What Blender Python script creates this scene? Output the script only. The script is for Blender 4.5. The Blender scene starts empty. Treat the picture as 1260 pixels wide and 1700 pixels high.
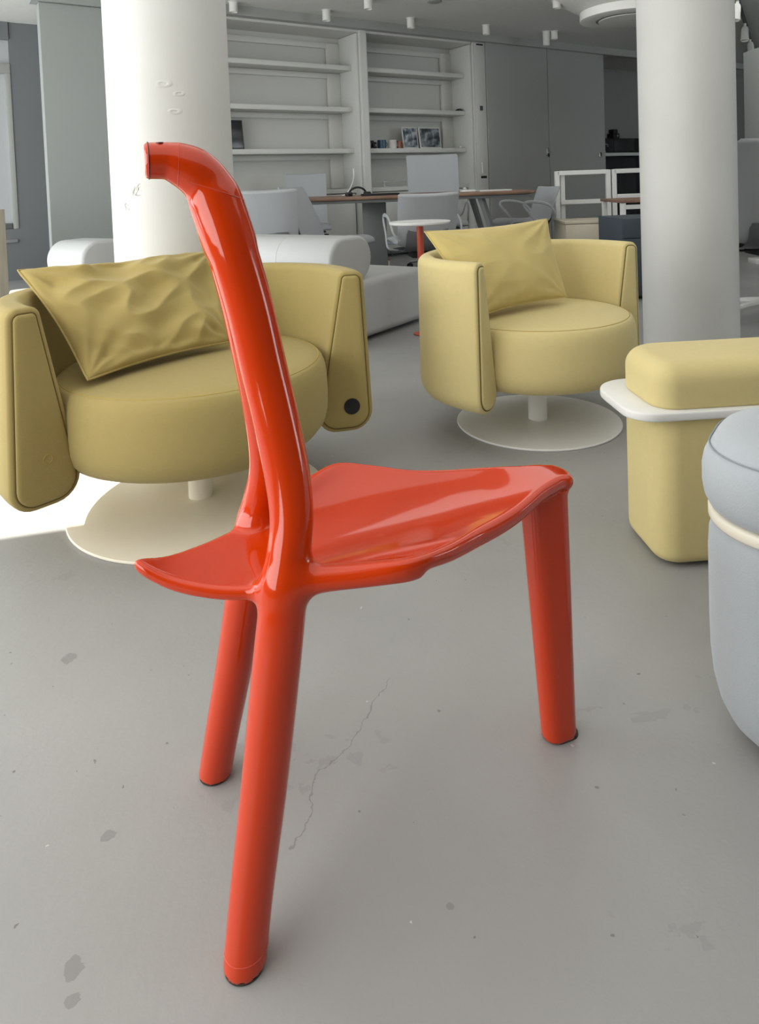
import bpy, bmesh, math, random
import numpy as np
from mathutils import Vector, Matrix, noise
PI = math.pi
random.seed(4)
SC = bpy.context.scene
COL = SC.collection

# ------------------------------------------------------------------ helpers
def lin(c):
    c = c / 255.0
    return c / 12.92 if c <= 0.04045 else ((c + 0.055) / 1.055) ** 2.4

def rgb(r, g, b):
    return (lin(r), lin(g), lin(b), 1.0)

def nodes_of(name):
    m = bpy.data.materials.new(name)
    m.use_nodes = True
    nt = m.node_tree
    return m, nt, nt.nodes['Principled BSDF']

def mat(name, col, rough=0.5, metal=0.0, var=0.06, scale=6.0, bump=0.0, bscale=80.0, bdist=0.002,
        coat=0.0, spec=0.5, sheen=0.0, detail=4.0):
    m, nt, b = nodes_of(name)
    N, L = nt.nodes, nt.links
    tc = N.new('ShaderNodeTexCoord')
    nz = N.new('ShaderNodeTexNoise'); nz.inputs['Scale'].default_value = scale
    nz.inputs['Detail'].default_value = detail
    L.new(tc.outputs['Object'], nz.inputs['Vector'])
    mx = N.new('ShaderNodeMix'); mx.data_type = 'RGBA'
    mx.inputs['A'].default_value = tuple(c * (1 - var) for c in col[:3]) + (1,)
    mx.inputs['B'].default_value = tuple(min(1, c * (1 + var)) for c in col[:3]) + (1,)
    L.new(nz.outputs['Fac'], mx.inputs['Factor'])
    L.new(mx.outputs['Result'], b.inputs['Base Color'])
    b.inputs['Roughness'].default_value = rough
    b.inputs['Metallic'].default_value = metal
    b.inputs['Specular IOR Level'].default_value = spec
    b.inputs['Coat Weight'].default_value = coat
    b.inputs['Coat Roughness'].default_value = 0.04
    if sheen:
        b.inputs['Sheen Weight'].default_value = sheen
        b.inputs['Sheen Roughness'].default_value = 0.5
    if bump:
        n2 = N.new('ShaderNodeTexNoise'); n2.inputs['Scale'].default_value = bscale
        n2.inputs['Detail'].default_value = 3
        L.new(tc.outputs['Object'], n2.inputs['Vector'])
        bp = N.new('ShaderNodeBump'); bp.inputs['Strength'].default_value = bump
        bp.inputs['Distance'].default_value = bdist
        L.new(n2.outputs['Fac'], bp.inputs['Height'])
        L.new(bp.outputs['Normal'], b.inputs['Normal'])
    return m

def wood(name, c1, c2, rough=0.45, scale=3.0):
    m, nt, b = nodes_of(name)
    N, L = nt.nodes, nt.links
    tc = N.new('ShaderNodeTexCoord'); mp = N.new('ShaderNodeMapping')
    mp.inputs['Scale'].default_value = (1, 14, 1)
    nz = N.new('ShaderNodeTexNoise'); nz.inputs['Scale'].default_value = scale; nz.inputs['Detail'].default_value = 6
    cr = N.new('ShaderNodeValToRGB')
    cr.color_ramp.elements[0].position = .35; cr.color_ramp.elements[0].color = c1
    cr.color_ramp.elements[1].position = .65; cr.color_ramp.elements[1].color = c2
    L.new(tc.outputs['Object'], mp.inputs['Vector']); L.new(mp.outputs['Vector'], nz.inputs['Vector'])
    L.new(nz.outputs['Fac'], cr.inputs['Fac']); L.new(cr.outputs['Color'], b.inputs['Base Color'])
    b.inputs['Roughness'].default_value = rough
    return m

def new_obj(name, me, material=None, parent=None, smooth=True, angle=None):
    o = bpy.data.objects.new(name, me)
    COL.objects.link(o)
    if material is not None and not me.materials:
        me.materials.append(material)
    if parent is not None:
        o.parent = parent
    if smooth:
        me.polygons.foreach_set('use_smooth', [True] * len(me.polygons))
        if angle is not None:
            me.set_sharp_from_angle(angle=math.radians(angle))
    return o

def from_bm(name, bm, material, parent=None, smooth=True, angle=40):
    bmesh.ops.recalc_face_normals(bm, faces=bm.faces)
    me = bpy.data.meshes.new(name)
    bm.to_mesh(me); bm.free()
    return new_obj(name, me, material, parent, smooth, angle)

def thing(name, label, cat, loc=(0, 0, 0), rz=0.0, group=None):
    o = bpy.data.objects.new(name, None)
    COL.objects.link(o)
    o.empty_display_size = .1
    o.location = loc; o.rotation_euler = (0, 0, rz)
    return tag(o, label, cat, group)

def tag(o, label, cat, group=None):
    o['label'] = label; o['category'] = cat
    if group: o['group'] = group
    return o

def struct(o):
    o['kind'] = 'structure'
    return o

def dup(root, loc, rz, label=None, group=None):
    r = root.copy(); COL.objects.link(r); r.location = loc; r.rotation_euler = (0, 0, rz)
    if label: r['label'] = label
    if group: r['group'] = group
    for ch in list(root.children):
        c = ch.copy(); COL.objects.link(c); c.parent = r
        for g in ch.children:
            d = g.copy(); COL.objects.link(d); d.parent = c
    return r

def box(bm, x0, x1, y0, y1, z0, z1, bev=0.0, seg=2, M=None):
    vs = [bm.verts.new((x, y, z)) for z in (z0, z1) for y in (y0, y1) for x in (x0, x1)]
    fs = [bm.faces.new([vs[i] for i in f]) for f in
          ((0, 2, 3, 1), (4, 5, 7, 6), (0, 1, 5, 4), (2, 6, 7, 3), (0, 4, 6, 2), (1, 3, 7, 5))]
    if M is not None:
        for v in vs: v.co = M @ v.co
    if bev:
        es = list({e for f in fs for e in f.edges})
        bmesh.ops.bevel(bm, geom=es, offset=bev, segments=seg, profile=.5, affect='EDGES')

def boxo(name, x0, x1, y0, y1, z0, z1, m, parent=None, bev=0.003, seg=2, M=None):
    bm = bmesh.new(); box(bm, x0, x1, y0, y1, z0, z1, bev, seg, M)
    return from_bm(name, bm, m, parent)

def catmull(pts, n=8, closed=False):
    P = [np.array(p, float) for p in pts]; out = []
    N = len(P)
    rng = range(N) if closed else range(N - 1)
    for i in rng:
        if closed: p0, p1, p2, p3 = P[i - 1], P[i], P[(i + 1) % N], P[(i + 2) % N]
        else: p0, p1, p2, p3 = P[max(i - 1, 0)], P[i], P[i + 1], P[min(i + 2, N - 1)]
        for k in range(n):
            t = k / n
            out.append(.5 * ((2 * p1) + (-p0 + p2) * t + (2 * p0 - 5 * p1 + 4 * p2 - p3) * t * t + (-p0 + 3 * p1 - 3 * p2 + p3) * t ** 3))
    if not closed: out.append(P[-1])
    return out

def tube(bm, pts, r, sides=10, closed=False, cap=True, flat=1.0, up=None):
    """round bar along pts; r a number or list; flat squeezes the section along its second axis"""
    P = [Vector(p[:3]) for p in pts]; n = len(P)
    R = r if isinstance(r, (list, tuple)) else [r] * n
    rings = []
    prev = None
    for i in range(n):
        if closed: t = (P[(i + 1) % n] - P[i - 1]).normalized()
        else: t = (P[min(i + 1, n - 1)] - P[max(i - 1, 0)]).normalized()
        if up is not None: a = Vector(up)
        elif prev is None: a = Vector((0, 0, 1)) if abs(t.z) < .9 else Vector((1, 0, 0))
        else: a = prev
        a = (a - t * a.dot(t)).normalized(); b = t.cross(a); prev = a
        rings.append([bm.verts.new(P[i] + a * (R[i] * flat * math.cos(2 * PI * k / sides)) + b * (R[i] * math.sin(2 * PI * k / sides))) for k in range(sides)])
    m = n if closed else n - 1
    for i in range(m):
        A, B = rings[i], rings[(i + 1) % n]
        for k in range(sides):
            bm.faces.new((A[k], A[(k + 1) % sides], B[(k + 1) % sides], B[k]))
    if cap and not closed:
        bm.faces.new(rings[0]); bm.faces.new(rings[-1])

def lathe(bm, prof, sides=48, M=None):
    rings = []
    for (r, z) in prof:
        if r < 1e-6:
            v = Vector((0, 0, z)); rings.append([bm.verts.new(M @ v if M else v)])
        else:
            ring = []
            for k in range(sides):
                v = Vector((r * math.cos(2 * PI * k / sides), r * math.sin(2 * PI * k / sides), z))
                ring.append(bm.verts.new(M @ v if M else v))
            rings.append(ring)
    for A, B in zip(rings, rings[1:]):
        for k in range(sides):
            k2 = (k + 1) % sides
            if len(A) == 1 and len(B) == 1: continue
            if len(A) == 1: bm.faces.new((A[0], B[k2], B[k]))
            elif len(B) == 1: bm.faces.new((A[k], A[k2], B[0]))
            else: bm.faces.new((A[k], A[k2], B[k2], B[k]))
    if len(rings[0]) > 1: bm.faces.new(rings[0])
    if len(rings[-1]) > 1: bm.faces.new(rings[-1])

def fillet(poly, rad, seg=6):
    """round the corners of a 2-D polygon; rad per corner"""
    n = len(poly); out = []
    for i in range(n):
        p = Vector(poly[i]); a = Vector(poly[i - 1]); b = Vector(poly[(i + 1) % n])
        r = rad[i] if isinstance(rad, (list, tuple)) else rad
        if r <= 0: out.append((p.x, p.y)); continue
        u = (a - p).normalized(); v = (b - p).normalized()
        ang = u.angle(v); d = r / math.tan(ang / 2)
        d = min(d, (a - p).length * .49, (b - p).length * .49); rr = d * math.tan(ang / 2)
        c = p + (u + v).normalized() * (rr / math.sin(ang / 2))
        s = p + u * d; e = p + v * d
        a0 = math.atan2(s.y - c.y, s.x - c.x); a1 = math.atan2(e.y - c.y, e.x - c.x)
        da = (a1 - a0 + PI) % (2 * PI) - PI
        for k in range(seg + 1):
            t = a0 + da * k / seg
            out.append((c.x + rr * math.cos(t), c.y + rr * math.sin(t)))
    return out

def prism(bm, poly, z0, z1, bev=0.0, seg=3, M=None):
    """vertical prism over a 2-D polygon with rolled top and bottom edges"""
    n = len(poly)
    cx = sum(p[0] for p in poly) / n; cy = sum(p[1] for p in poly) / n
    def inset(d):
        out = []
        for i in range(n):
            a = Vector(poly[i - 1]); p = Vector(poly[i]); b = Vector(poly[(i + 1) % n])
            t = (b - a).normalized(); nn = Vector((-t.y, t.x))
            if nn.dot(Vector((cx, cy)) - p) < 0: nn = -nn
            out.append(p + nn * d)
        return out
    b0, b1 = bev if isinstance(bev, tuple) else (bev, bev)
    lv = []
    if b0:
        for k in range(seg):
            t = PI / 2 * k / seg; lv.append((b0 * (1 - math.sin(t)), z0 + b0 * (1 - math.cos(t))))
    lv.append((0, z0 + b0)); lv.append((0, z1 - b1))
    if b1:
        for k in range(1, seg + 1):
            t = PI / 2 * k / seg; lv.append((b1 * (1 - math.cos(t)), z1 - b1 * (1 - math.sin(t))))
    rings = []
    for d, z in lv:
        rings.append([bm.verts.new((M @ Vector((p.x, p.y, z))) if M else (p.x, p.y, z)) for p in inset(d)])
    for A, B in zip(rings, rings[1:]):
        for k in range(n): bm.faces.new((A[k], A[(k + 1) % n], B[(k + 1) % n], B[k]))
    bm.faces.new(rings[0][::-1]); bm.faces.new(rings[-1])

# the room grid is turned 34 degrees from the camera's frame; placements below are given in camera-frame coordinates
SY = .5946
def cam_to_room(x, y):  # turns camera-frame x, y about the camera into room x, y
    c, s = math.cos(SY), math.sin(SY)
    return (c * x + s * y, -s * x + c * y)
def facing(dx, dy):            # rotation that points a thing's front (-y) along camera-frame (dx,dy)
    return math.atan2(dy, dx) + PI / 2 - SY

# ------------------------------------------------------------------ materials
M = {}
M['red'] = mat('glossy_red_lacquer', rgb(202, 56, 5), rough=.08, var=.04, scale=9, coat=.25, spec=.45, bump=.08, bscale=6, bdist=.0016)
M['red_seam'] = mat('red_weld_seam', rgb(205, 70, 40), rough=.3, var=.1)
M['deep_red'] = mat('dark_red_gap', rgb(110, 18, 8), rough=.4)
M['rubber'] = mat('worn_dark_rubber', rgb(60, 52, 45), rough=.7, var=.4, scale=120)
M['yellow'] = mat('mustard_wool', rgb(210, 194, 138), rough=.85, var=.035, scale=60, bump=.35, bscale=420, bdist=.0012, sheen=.12, spec=.2)
M['olive'] = mat('mustard_wool_olive', rgb(166, 149, 94), rough=.85, var=.035, scale=60, bump=.35, bscale=420, bdist=.0012, sheen=.1, spec=.2)  # same mustard wool, with the left armchair's shade mixed into the colour
M['olive_cush'] = mat('mustard_linen_olive', rgb(172, 153, 94), rough=.8, var=.05, scale=14, bump=.3, bscale=600, bdist=.0008, sheen=.15, spec=.2)  # same mustard linen, darkened to carry the shade on the left cushion
M['yellow_cush'] = mat('mustard_linen', rgb(202, 183, 118), rough=.8, var=.05, scale=14, bump=.3, bscale=600, bdist=.0008, sheen=.2, spec=.2)
M['yellow_pipe'] = mat('mustard_piping', rgb(176, 154, 84), rough=.85, var=.05, scale=60)
M['groove'] = mat('seam_shadow_thread', rgb(112, 96, 48), rough=.9, var=.05)  # dark thread colour for the arm panel piping
M['white_metal'] = mat('white_powder_coat', rgb(228, 228, 224), rough=.38, var=.02, scale=20)
M['cream_metal'] = mat('cream_powder_coat', rgb(232, 226, 208), rough=.35, var=.02, scale=20)
M['grey_wool'] = mat('pale_grey_wool', rgb(172, 178, 182), rough=.9, var=.03, scale=60, bump=.4, bscale=380, bdist=.0012, sheen=.3, spec=.2)
M['white_leather'] = mat('white_leather', rgb(186, 187, 186), rough=.5, var=.02, scale=14, bump=.15, bscale=260, bdist=.0008)
M['grey_leather'] = mat('light_grey_leather', rgb(162, 165, 167), rough=.5, var=.04, scale=5, bump=.2, bscale=14, bdist=.006)
M['seat_dark'] = mat('dark_grey_underside', rgb(92, 94, 96), rough=.5)
M['alu'] = mat('brushed_aluminium', rgb(186, 188, 190), rough=.3, metal=.9)
M['grey_metal'] = mat('grey_painted_metal', rgb(112, 115, 114), rough=.4, var=.03)
M['black'] = mat('black_plastic', rgb(24, 24, 26), rough=.4, var=.1)
M['screen'] = mat('dark_glass_front', rgb(46, 47, 49), rough=.2, var=.1)
M['walnut'] = wood('brown_oak_veneer', rgb(112, 86, 70), rgb(146, 116, 96))
M['ash'] = wood('pale_ash_veneer', rgb(205, 194, 172), rgb(220, 211, 192))
M['shelf'] = mat('light_grey_lacquer', rgb(212, 213, 208), rough=.45, var=.015, scale=2)
M['shelf_back'] = mat('grey_back_panel', rgb(202, 203, 198), rough=.6, var=.02, scale=2)
M['door'] = mat('mid_grey_laminate', rgb(164, 166, 162), rough=.5, var=.03, scale=3)
M['door_dark'] = mat('dark_grey_laminate', rgb(96, 97, 95), rough=.5, var=.05, scale=3)
M['navy'] = mat('slate_blue_panel', rgb(66, 74, 82), rough=.5)
M['coral'] = mat('coral_red_metal', rgb(196, 84, 60), rough=.4)
M['mug_blue'] = mat('blue_enamel', rgb(58, 88, 112), rough=.3)
M['mug_white'] = mat('white_ceramic', rgb(220, 218, 212), rough=.3)
M['copper'] = mat('copper_metal', rgb(150, 96, 74), rough=.35, metal=.5)
M['mat_white'] = mat('white_passepartout', rgb(214, 214, 210), rough=.5)
M['white_plaster'] = mat('white_plaster', rgb(226, 226, 221), rough=.6, var=.015, scale=3)
M['lamp_white'] = mat('white_lamp_housing', rgb(226, 226, 220), rough=.4, var=.02)

# picture art
def art(name, c1, c2, c3, sc):
    m, nt, b = nodes_of(name); N, L = nt.nodes, nt.links
    tc = N.new('ShaderNodeTexCoord'); nz = N.new('ShaderNodeTexNoise'); nz.inputs['Scale'].default_value = sc
    cr = N.new('ShaderNodeValToRGB'); e = cr.color_ramp.elements
    e[0].position = .38; e[0].color = c1; e[1].position = .62; e[1].color = c3
    k = e.new(.5); k.color = c2
    L.new(tc.outputs['Object'], nz.inputs['Vector']); L.new(nz.outputs['Fac'], cr.inputs['Fac'])
    L.new(cr.outputs['Color'], b.inputs['Base Color']); b.inputs['Roughness'].default_value = .25
    return m
M['art_blue'] = art('blue_grey_photo_print', rgb(56, 66, 78), rgb(112, 122, 132), rgb(190, 198, 204), 14)
M['art_sea'] = art('seascape_photo_print', rgb(50, 54, 58), rgb(88, 96, 102), rgb(150, 158, 164), 12)

# floor: grey painted concrete with specks, stains and a hairline crack
def floor_material():
    m, nt, b = nodes_of('grey_painted_concrete'); N, L = nt.nodes, nt.links
    tc = N.new('ShaderNodeTexCoord')
    def nzn(s, d=4, dist=0.0):
        n = N.new('ShaderNodeTexNoise'); n.inputs['Scale'].default_value = s; n.inputs['Detail'].default_value = d
        n.inputs['Distortion'].default_value = dist
        L.new(tc.outputs['Object'], n.inputs['Vector']); return n
    def math_(op, a, b_=None, clamp=False):
        n = N.new('ShaderNodeMath'); n.operation = op; n.use_clamp = clamp
        for i, v in enumerate((a, b_)):
            if v is None: continue
            if isinstance(v, (int, float)): n.inputs[i].default_value = v
            else: L.new(v, n.inputs[i])
        return n.outputs[0]
    big = nzn(1.1, 5)
    cr = N.new('ShaderNodeValToRGB')
    cr.color_ramp.elements[0].position = .3; cr.color_ramp.elements[0].color = rgb(146, 146, 144)
    cr.color_ramp.elements[1].position = .72; cr.color_ramp.elements[1].color = rgb(166, 166, 164)
    L.new(big.outputs['Fac'], cr.inputs['Fac'])
    cur = cr.outputs['Color']
    def layer(fac, col):
        nonlocal cur
        mx = N.new('ShaderNodeMix'); mx.data_type = 'RGBA'
        L.new(fac, mx.inputs['Factor']); L.new(cur, mx.inputs['A']); mx.inputs['B'].default_value = col
        cur = mx.outputs['Result']
    def specks(scale, thr, keep, rnd):
        v = N.new('ShaderNodeTexVoronoi'); v.inputs['Scale'].default_value = scale
        mp = N.new('ShaderNodeMapping'); mp.inputs['Location'].default_value = (rnd, rnd * 2, 0)
        nzz = nzn(scale * 3, 2)
        ad = N.new('ShaderNodeVectorMath'); ad.operation = 'MULTIPLY_ADD'
        ad.inputs[1].default_value = (.5 / scale,) * 3
        L.new(nzz.outputs['Color'], ad.inputs[0]); L.new(tc.outputs['Object'], ad.inputs[2])
        L.new(ad.outputs[0], mp.inputs['Vector'])
        L.new(mp.outputs['Vector'], v.inputs['Vector'])
        near = math_('LESS_THAN', v.outputs['Distance'], thr)
        sep = N.new('ShaderNodeSeparateColor'); L.new(v.outputs['Color'], sep.inputs[0])
        few = math_('LESS_THAN', sep.outputs[0], keep)
        return math_('MULTIPLY', near, few)
    s1 = specks(14, .05, .16, 3.1); s2 = specks(38, .09, .10, 7.7); s3 = specks(9, .075, .05, 11.3)
    layer(math_('MULTIPLY', s1, .8), rgb(205, 205, 202))
    layer(math_('MULTIPLY', s2, .7), rgb(96, 95, 92))
    layer(math_('MULTIPLY', s3, .7), rgb(104, 103, 100))
    # scuffs
    sc = nzn(3.2, 8, .6); scf = nzn(26, 6)
    sm = math_('MULTIPLY', math_('GREATER_THAN', sc.outputs['Fac'], .63), math_('GREATER_THAN', scf.outputs['Fac'], .56))
    layer(math_('MULTIPLY', sm, .16), rgb(110, 109, 106))
    # hairline cracks: wobbling lines between two floor points
    sp = N.new('ShaderNodeSeparateXYZ'); L.new(tc.outputs['Object'], sp.inputs[0])
    wob = nzn(9, 6); wob2 = nzn(60, 3)
    def crack(p, q, wdt):
        dx, dy = q[0] - p[0], q[1] - p[1]; Ln = math.hypot(dx, dy); dx /= Ln; dy /= Ln
        X = math_('SUBTRACT', sp.outputs[0], p[0]); Y = math_('SUBTRACT', sp.outputs[1], p[1])
        al = math_('ADD', math_('MULTIPLY', X, dx), math_('MULTIPLY', Y, dy))
        ac = math_('ADD', math_('MULTIPLY', X, -dy), math_('MULTIPLY', Y, dx))
        ac = math_('ADD', ac, math_('MULTIPLY', math_('SUBTRACT', wob.outputs['Fac'], .5), .10))
        ac = math_('ADD', ac, math_('MULTIPLY', math_('SUBTRACT', wob2.outputs['Fac'], .5), .016))
        f = math_('LESS_THAN', math_('ABSOLUTE', ac), wdt)
        f = math_('MULTIPLY', f, math_('GREATER_THAN', al, 0.0)); f = math_('MULTIPLY', f, math_('LESS_THAN', al, Ln))
        return f
    c1 = crack(CRK[0], CRK[1], .0011)
    call = c1
    layer(math_('MULTIPLY', call, .5), rgb(108, 107, 104))
    # a few dark worn patches
    for (bx, by, br) in BLOT:
        vd = N.new('ShaderNodeVectorMath'); vd.operation = 'DISTANCE'; vd.inputs[1].default_value = (bx, by, 0)
        L.new(tc.outputs['Object'], vd.inputs[0])
        dd = math_('ADD', vd.outputs['Value'], math_('MULTIPLY', math_('SUBTRACT', wob2.outputs['Fac'], .5), br * 2.2))
        layer(math_('MULTIPLY', math_('LESS_THAN', dd, br), .45), rgb(112, 112, 110))
    L.new(cur, b.inputs['Base Color'])
    rg = nzn(5, 4); rr = math_('ADD', math_('MULTIPLY', rg.outputs['Fac'], .22), .30)
    L.new(rr, b.inputs['Roughness']); b.inputs['Specular IOR Level'].default_value = .45
    h = math_('ADD', math_('MULTIPLY', nzn(70, 4).outputs['Fac'], .5), math_('MULTIPLY', nzn(3, 3).outputs['Fac'], 1.5))
    h = math_('SUBTRACT', h, math_('MULTIPLY', math_('ADD', call, s3), .6))
    bp = N.new('ShaderNodeBump'); bp.inputs['Strength'].default_value = .3; bp.inputs['Distance'].default_value = .003
    L.new(h, bp.inputs['Height']); L.new(bp.outputs['Normal'], b.inputs['Normal'])
    return m
BLOT = [(.106, .870, .012), (.101, .837, .008), (.179, 1.023, .009), (.504, .667, .005), (.204, 1.46, .014)]
CRK = [(.372, .858), (.667, 1.045), (.80, .985), (.90, .80)]
M['floor'] = floor_material()

def column_material(name, rough_cast):
    m, nt, b = nodes_of(name); N, L = nt.nodes, nt.links
    tc = N.new('ShaderNodeTexCoord')
    n1 = N.new('ShaderNodeTexNoise'); n1.inputs['Scale'].default_value = 2.5; n1.inputs['Detail'].default_value = 5
    L.new(tc.outputs['Object'], n1.inputs['Vector'])
    cr = N.new('ShaderNodeValToRGB'); cr.color_ramp.elements[0].color = rgb(200, 200, 195); cr.color_ramp.elements[1].color = rgb(214, 214, 211)
    L.new(n1.outputs['Fac'], cr.inputs['Fac']); L.new(cr.outputs['Color'], b.inputs['Base Color'])
    b.inputs['Roughness'].default_value = .55
    if rough_cast:
        v = N.new('ShaderNodeTexVoronoi'); v.inputs['Scale'].default_value = 5.5
        n2 = N.new('ShaderNodeTexNoise'); n2.inputs['Scale'].default_value = 22; n2.inputs['Detail'].default_value = 4
        ad = N.new('ShaderNodeVectorMath'); ad.operation = 'MULTIPLY_ADD'; ad.inputs[1].default_value = (.10,) * 3
        L.new(tc.outputs['Object'], n2.inputs['Vector']); L.new(n2.outputs['Color'], ad.inputs[0]); L.new(tc.outputs['Object'], ad.inputs[2])
        L.new(ad.outputs[0], v.inputs['Vector'])
        mr = N.new('ShaderNodeMapRange'); mr.inputs['From Min'].default_value = .05; mr.inputs['From Max'].default_value = .11
        L.new(v.outputs['Distance'], mr.inputs['Value'])
        sep = N.new('ShaderNodeSeparateColor'); L.new(v.outputs['Color'], sep.inputs[0])
        gt = N.new('ShaderNodeMath'); gt.operation = 'GREATER_THAN'; gt.inputs[1].default_value = .35; L.new(sep.outputs[0], gt.inputs[0])
        mxx = N.new('ShaderNodeMath'); mxx.operation = 'MAXIMUM'; L.new(mr.outputs[0], mxx.inputs[0]); L.new(gt.outputs[0], mxx.inputs[1])
        bp = N.new('ShaderNodeBump'); bp.inputs['Strength'].default_value = .9; bp.inputs['Distance'].default_value = .008
        L.new(mxx.outputs[0], bp.inputs['Height']); L.new(bp.outputs['Normal'], b.inputs['Normal'])
    return m
M['col_cast'] = column_material('white_painted_cast_concrete', True)
M['col_smooth'] = column_material('white_painted_concrete', False)
M['ceil'] = mat('painted_concrete_ceiling', rgb(218, 218, 214), rough=.8, var=.04, scale=1.2, bump=.4, bscale=9, bdist=.01)
M['wall_light'] = mat('pale_grey_wall_paint', rgb(150, 154, 151), rough=.6, var=.015, scale=1.5, bump=.1, bscale=6, bdist=.003)
M['wall_mid'] = mat('mid_grey_wall_paint', rgb(112, 115, 116), rough=.7, var=.03, scale=1.5)
M['wall_dark'] = mat('charcoal_wall_paint', rgb(146, 147, 143), rough=.7, var=.04, scale=1.5)
M['blind'] = mat('white_roller_blind', rgb(178, 181, 182), rough=.7, var=.02, scale=4)
M['dark_slot'] = mat('black_recess', rgb(18, 18, 18), rough=.6)

# ------------------------------------------------------------------ the red three-legged chair
# modelled as one smooth field in its own frame: a = backwards from the front leg, s = sideways, z = up
VOX = .0034
A0, A1, S0, S1, Z0, Z1 = -.075, .665, -.235, .235, -.02, 1.0
ga = np.arange(A0, A1, VOX, dtype=np.float32); gs = np.arange(S0, S1, VOX, dtype=np.float32); gz = np.arange(Z0, Z1, VOX, dtype=np.float32)
SHP = (len(ga), len(gs), len(gz)); FAR = .06

def sub(lo, hi):
    def r(g, l, h):
        i = max(int((l - g[0]) / VOX) - 1, 0); j = min(int((h - g[0]) / VOX) + 2, len(g)); return slice(i, max(j, i))
    return r(ga, lo[0], hi[0]), r(gs, lo[1], hi[1]), r(gz, lo[2], hi[2])

def field_tube(pts, flat=None):
    """union of round cones; pts (a,s,z,r)"""
    F = np.full(SHP, FAR, np.float32)
    for p, q in zip(pts, pts[1:]):
        p = np.array(p, float); q = np.array(q, float)
        m = max(p[3], q[3]) + FAR
        sl = sub(np.minimum(p[:3], q[:3]) - m, np.maximum(p[:3], q[:3]) + m)
        X, Y, Zz = np.meshgrid(ga[sl[0]], gs[sl[1]], gz[sl[2]], indexing='ij')
        d = q[:3] - p[:3]; L2 = (d ** 2).sum()
        h = np.clip(((X - p[0]) * d[0] + (Y - p[1]) * d[1] + (Zz - p[2]) * d[2]) / L2, 0, 1)
        D = np.sqrt((X - p[0] - h * d[0]) ** 2 + (Y - p[1] - h * d[1]) ** 2 + (Zz - p[2] - h * d[2]) ** 2) - (p[3] + h * (q[3] - p[3]))
        F[sl] = np.minimum(F[sl], D)
    return F

def smin(a, b, k):
    h = np.clip(.5 + .5 * (b - a) / k, 0, 1)
    return b + (a - b) * h - k * h * (1 - h)

def interp(x, xs, ys):
    # smooth (cosine-free) cubic through the table
    xs = np.array(xs, float); ys = np.array(ys, float)
    m = np.gradient(ys, xs)
    i = np.clip(np.searchsorted(xs, x) - 1, 0, len(xs) - 2)
    h = xs[i + 1] - xs[i]; t = np.clip((x - xs[i]) / h, 0, 1)
    return ((2 * t**3 - 3 * t**2 + 1) * ys[i] + (t**3 - 2 * t**2 + t) * h * m[i] + (-2 * t**3 + 3 * t**2) * ys[i + 1] + (t**3 - t**2) * h * m[i + 1])

# rear tubes: foot -> seat -> bend -> merged spine
TUBE = [(.532, .146, -.03, .0245), (.5275, .142, 0, .0248), (.513, .131, .08, .0258), (.493, .119, .18, .0278), (.470, .106, .31, .0295),
        (.4565, .097, .385, .0292), (.447, .090, .43, .0280), (.4375, .080, .478, .0275), (.4375, .064, .53, .0290), (.446, .046, .60, .0298), (.4565, .031, .665, .0305),
        (.470, .022, .745, .0312), (.4895, .015, .83, .0312), (.502, .006, .880, .0290)]
TOP = [(.4895, 0, .83, .0325), (.5030, 0, .878, .0315), (.5120, 0, .902, .0310), (.5280, 0, .9205, .0305), (.5450, 0, .9305, .0275), (.558, 0, .9350, .0243), (.575, 0, .9360, .0236), (.596, 0, .9362, .0232)]
fine = lambda P, n=5: [tuple(p) for p in catmull(P, n)]
tn = field_tube(fine(TUBE)); tf = tn[:, ::-1, :]
if abs(gs[0] + gs[-1]) > 1e-6:
    tf = field_tube(fine([(a, -s, z, r) for a, s, z, r in TUBE]))
top = field_tube(fine(TOP))
cut = ga[:, None, None] - .5890; q1 = np.maximum(top + .004, 0); q2 = np.maximum(cut + .004, 0)
top = np.sqrt(q1 * q1 + q2 * q2) - .004 + np.minimum(np.maximum(top + .004, cut + .004), 0)      # flat end of the handle
top = top.astype(np.float32)

# front leg: tapering blade with rounded corners, folding into the seat
X, Y, Zz = np.meshgrid(ga, gs, gz, indexing='ij')
t = np.clip(Zz / .42, 0, 1)
ac = .0035 + t * .0170; ha = .0280 + t * .0072; hs = .0215 + t * .0085; rc = .020
fl = np.sqrt(np.maximum(np.abs(X - ac) - ha + rc, 0) ** 2 + np.maximum(np.abs(Y) - hs + rc, 0) ** 2) + np.minimum(np.maximum(np.abs(X - ac) - ha + rc, np.abs(Y) - hs + rc), 0) - rc
dz = Zz - .405
fl = np.where(dz > 0, np.sqrt(np.maximum(fl, 0) ** 2 + dz ** 2) + np.minimum(fl, 0) * 0 + np.where(fl < 0, 0, 0), fl)
fl = np.minimum(fl, FAR).astype(np.float32)

# seat: thin shell with a leaf outline
aa = ga.astype(float)
OA = [-.030, -.022, 0, .04, .10, .15, .19, .215, .24, .265, .29, .312, .335, .36, .39, .42, .45, .49, .52, .55, .58, .605, .618, .626]
OW = [.004, .022, .031, .047, .078, .099, .115, .128, .142, .153, .163, .166, .158, .142, .124, .112, .103, .084, .070, .054, .036, .020, .011, .002]
w = np.maximum(interp(aa, OA, OW), 0)
kk = np.exp(-(np.arange(-6, 7) / 2.2) ** 2 / 2); kk /= kk.sum(); w = np.where((aa > .04) & (aa < .60), np.convolve(w, kk, 'same'), w)
w[(aa < -.030)] = -(-.030 - aa[aa < -.030]); w[aa > .626] = -(aa[aa > .626] - .626)
wp = np.gradient(w, VOX); wk = 1 / np.sqrt(1 + np.minimum(wp ** 2, 9))
zc = interp(aa, [-.03, 0, .05, .12, .2, .3, .4, .48, .54, .59, .626], [.4175, .4225, .4205, .408, .401, .396, .393, .392, .395, .405, .4225])
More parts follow.
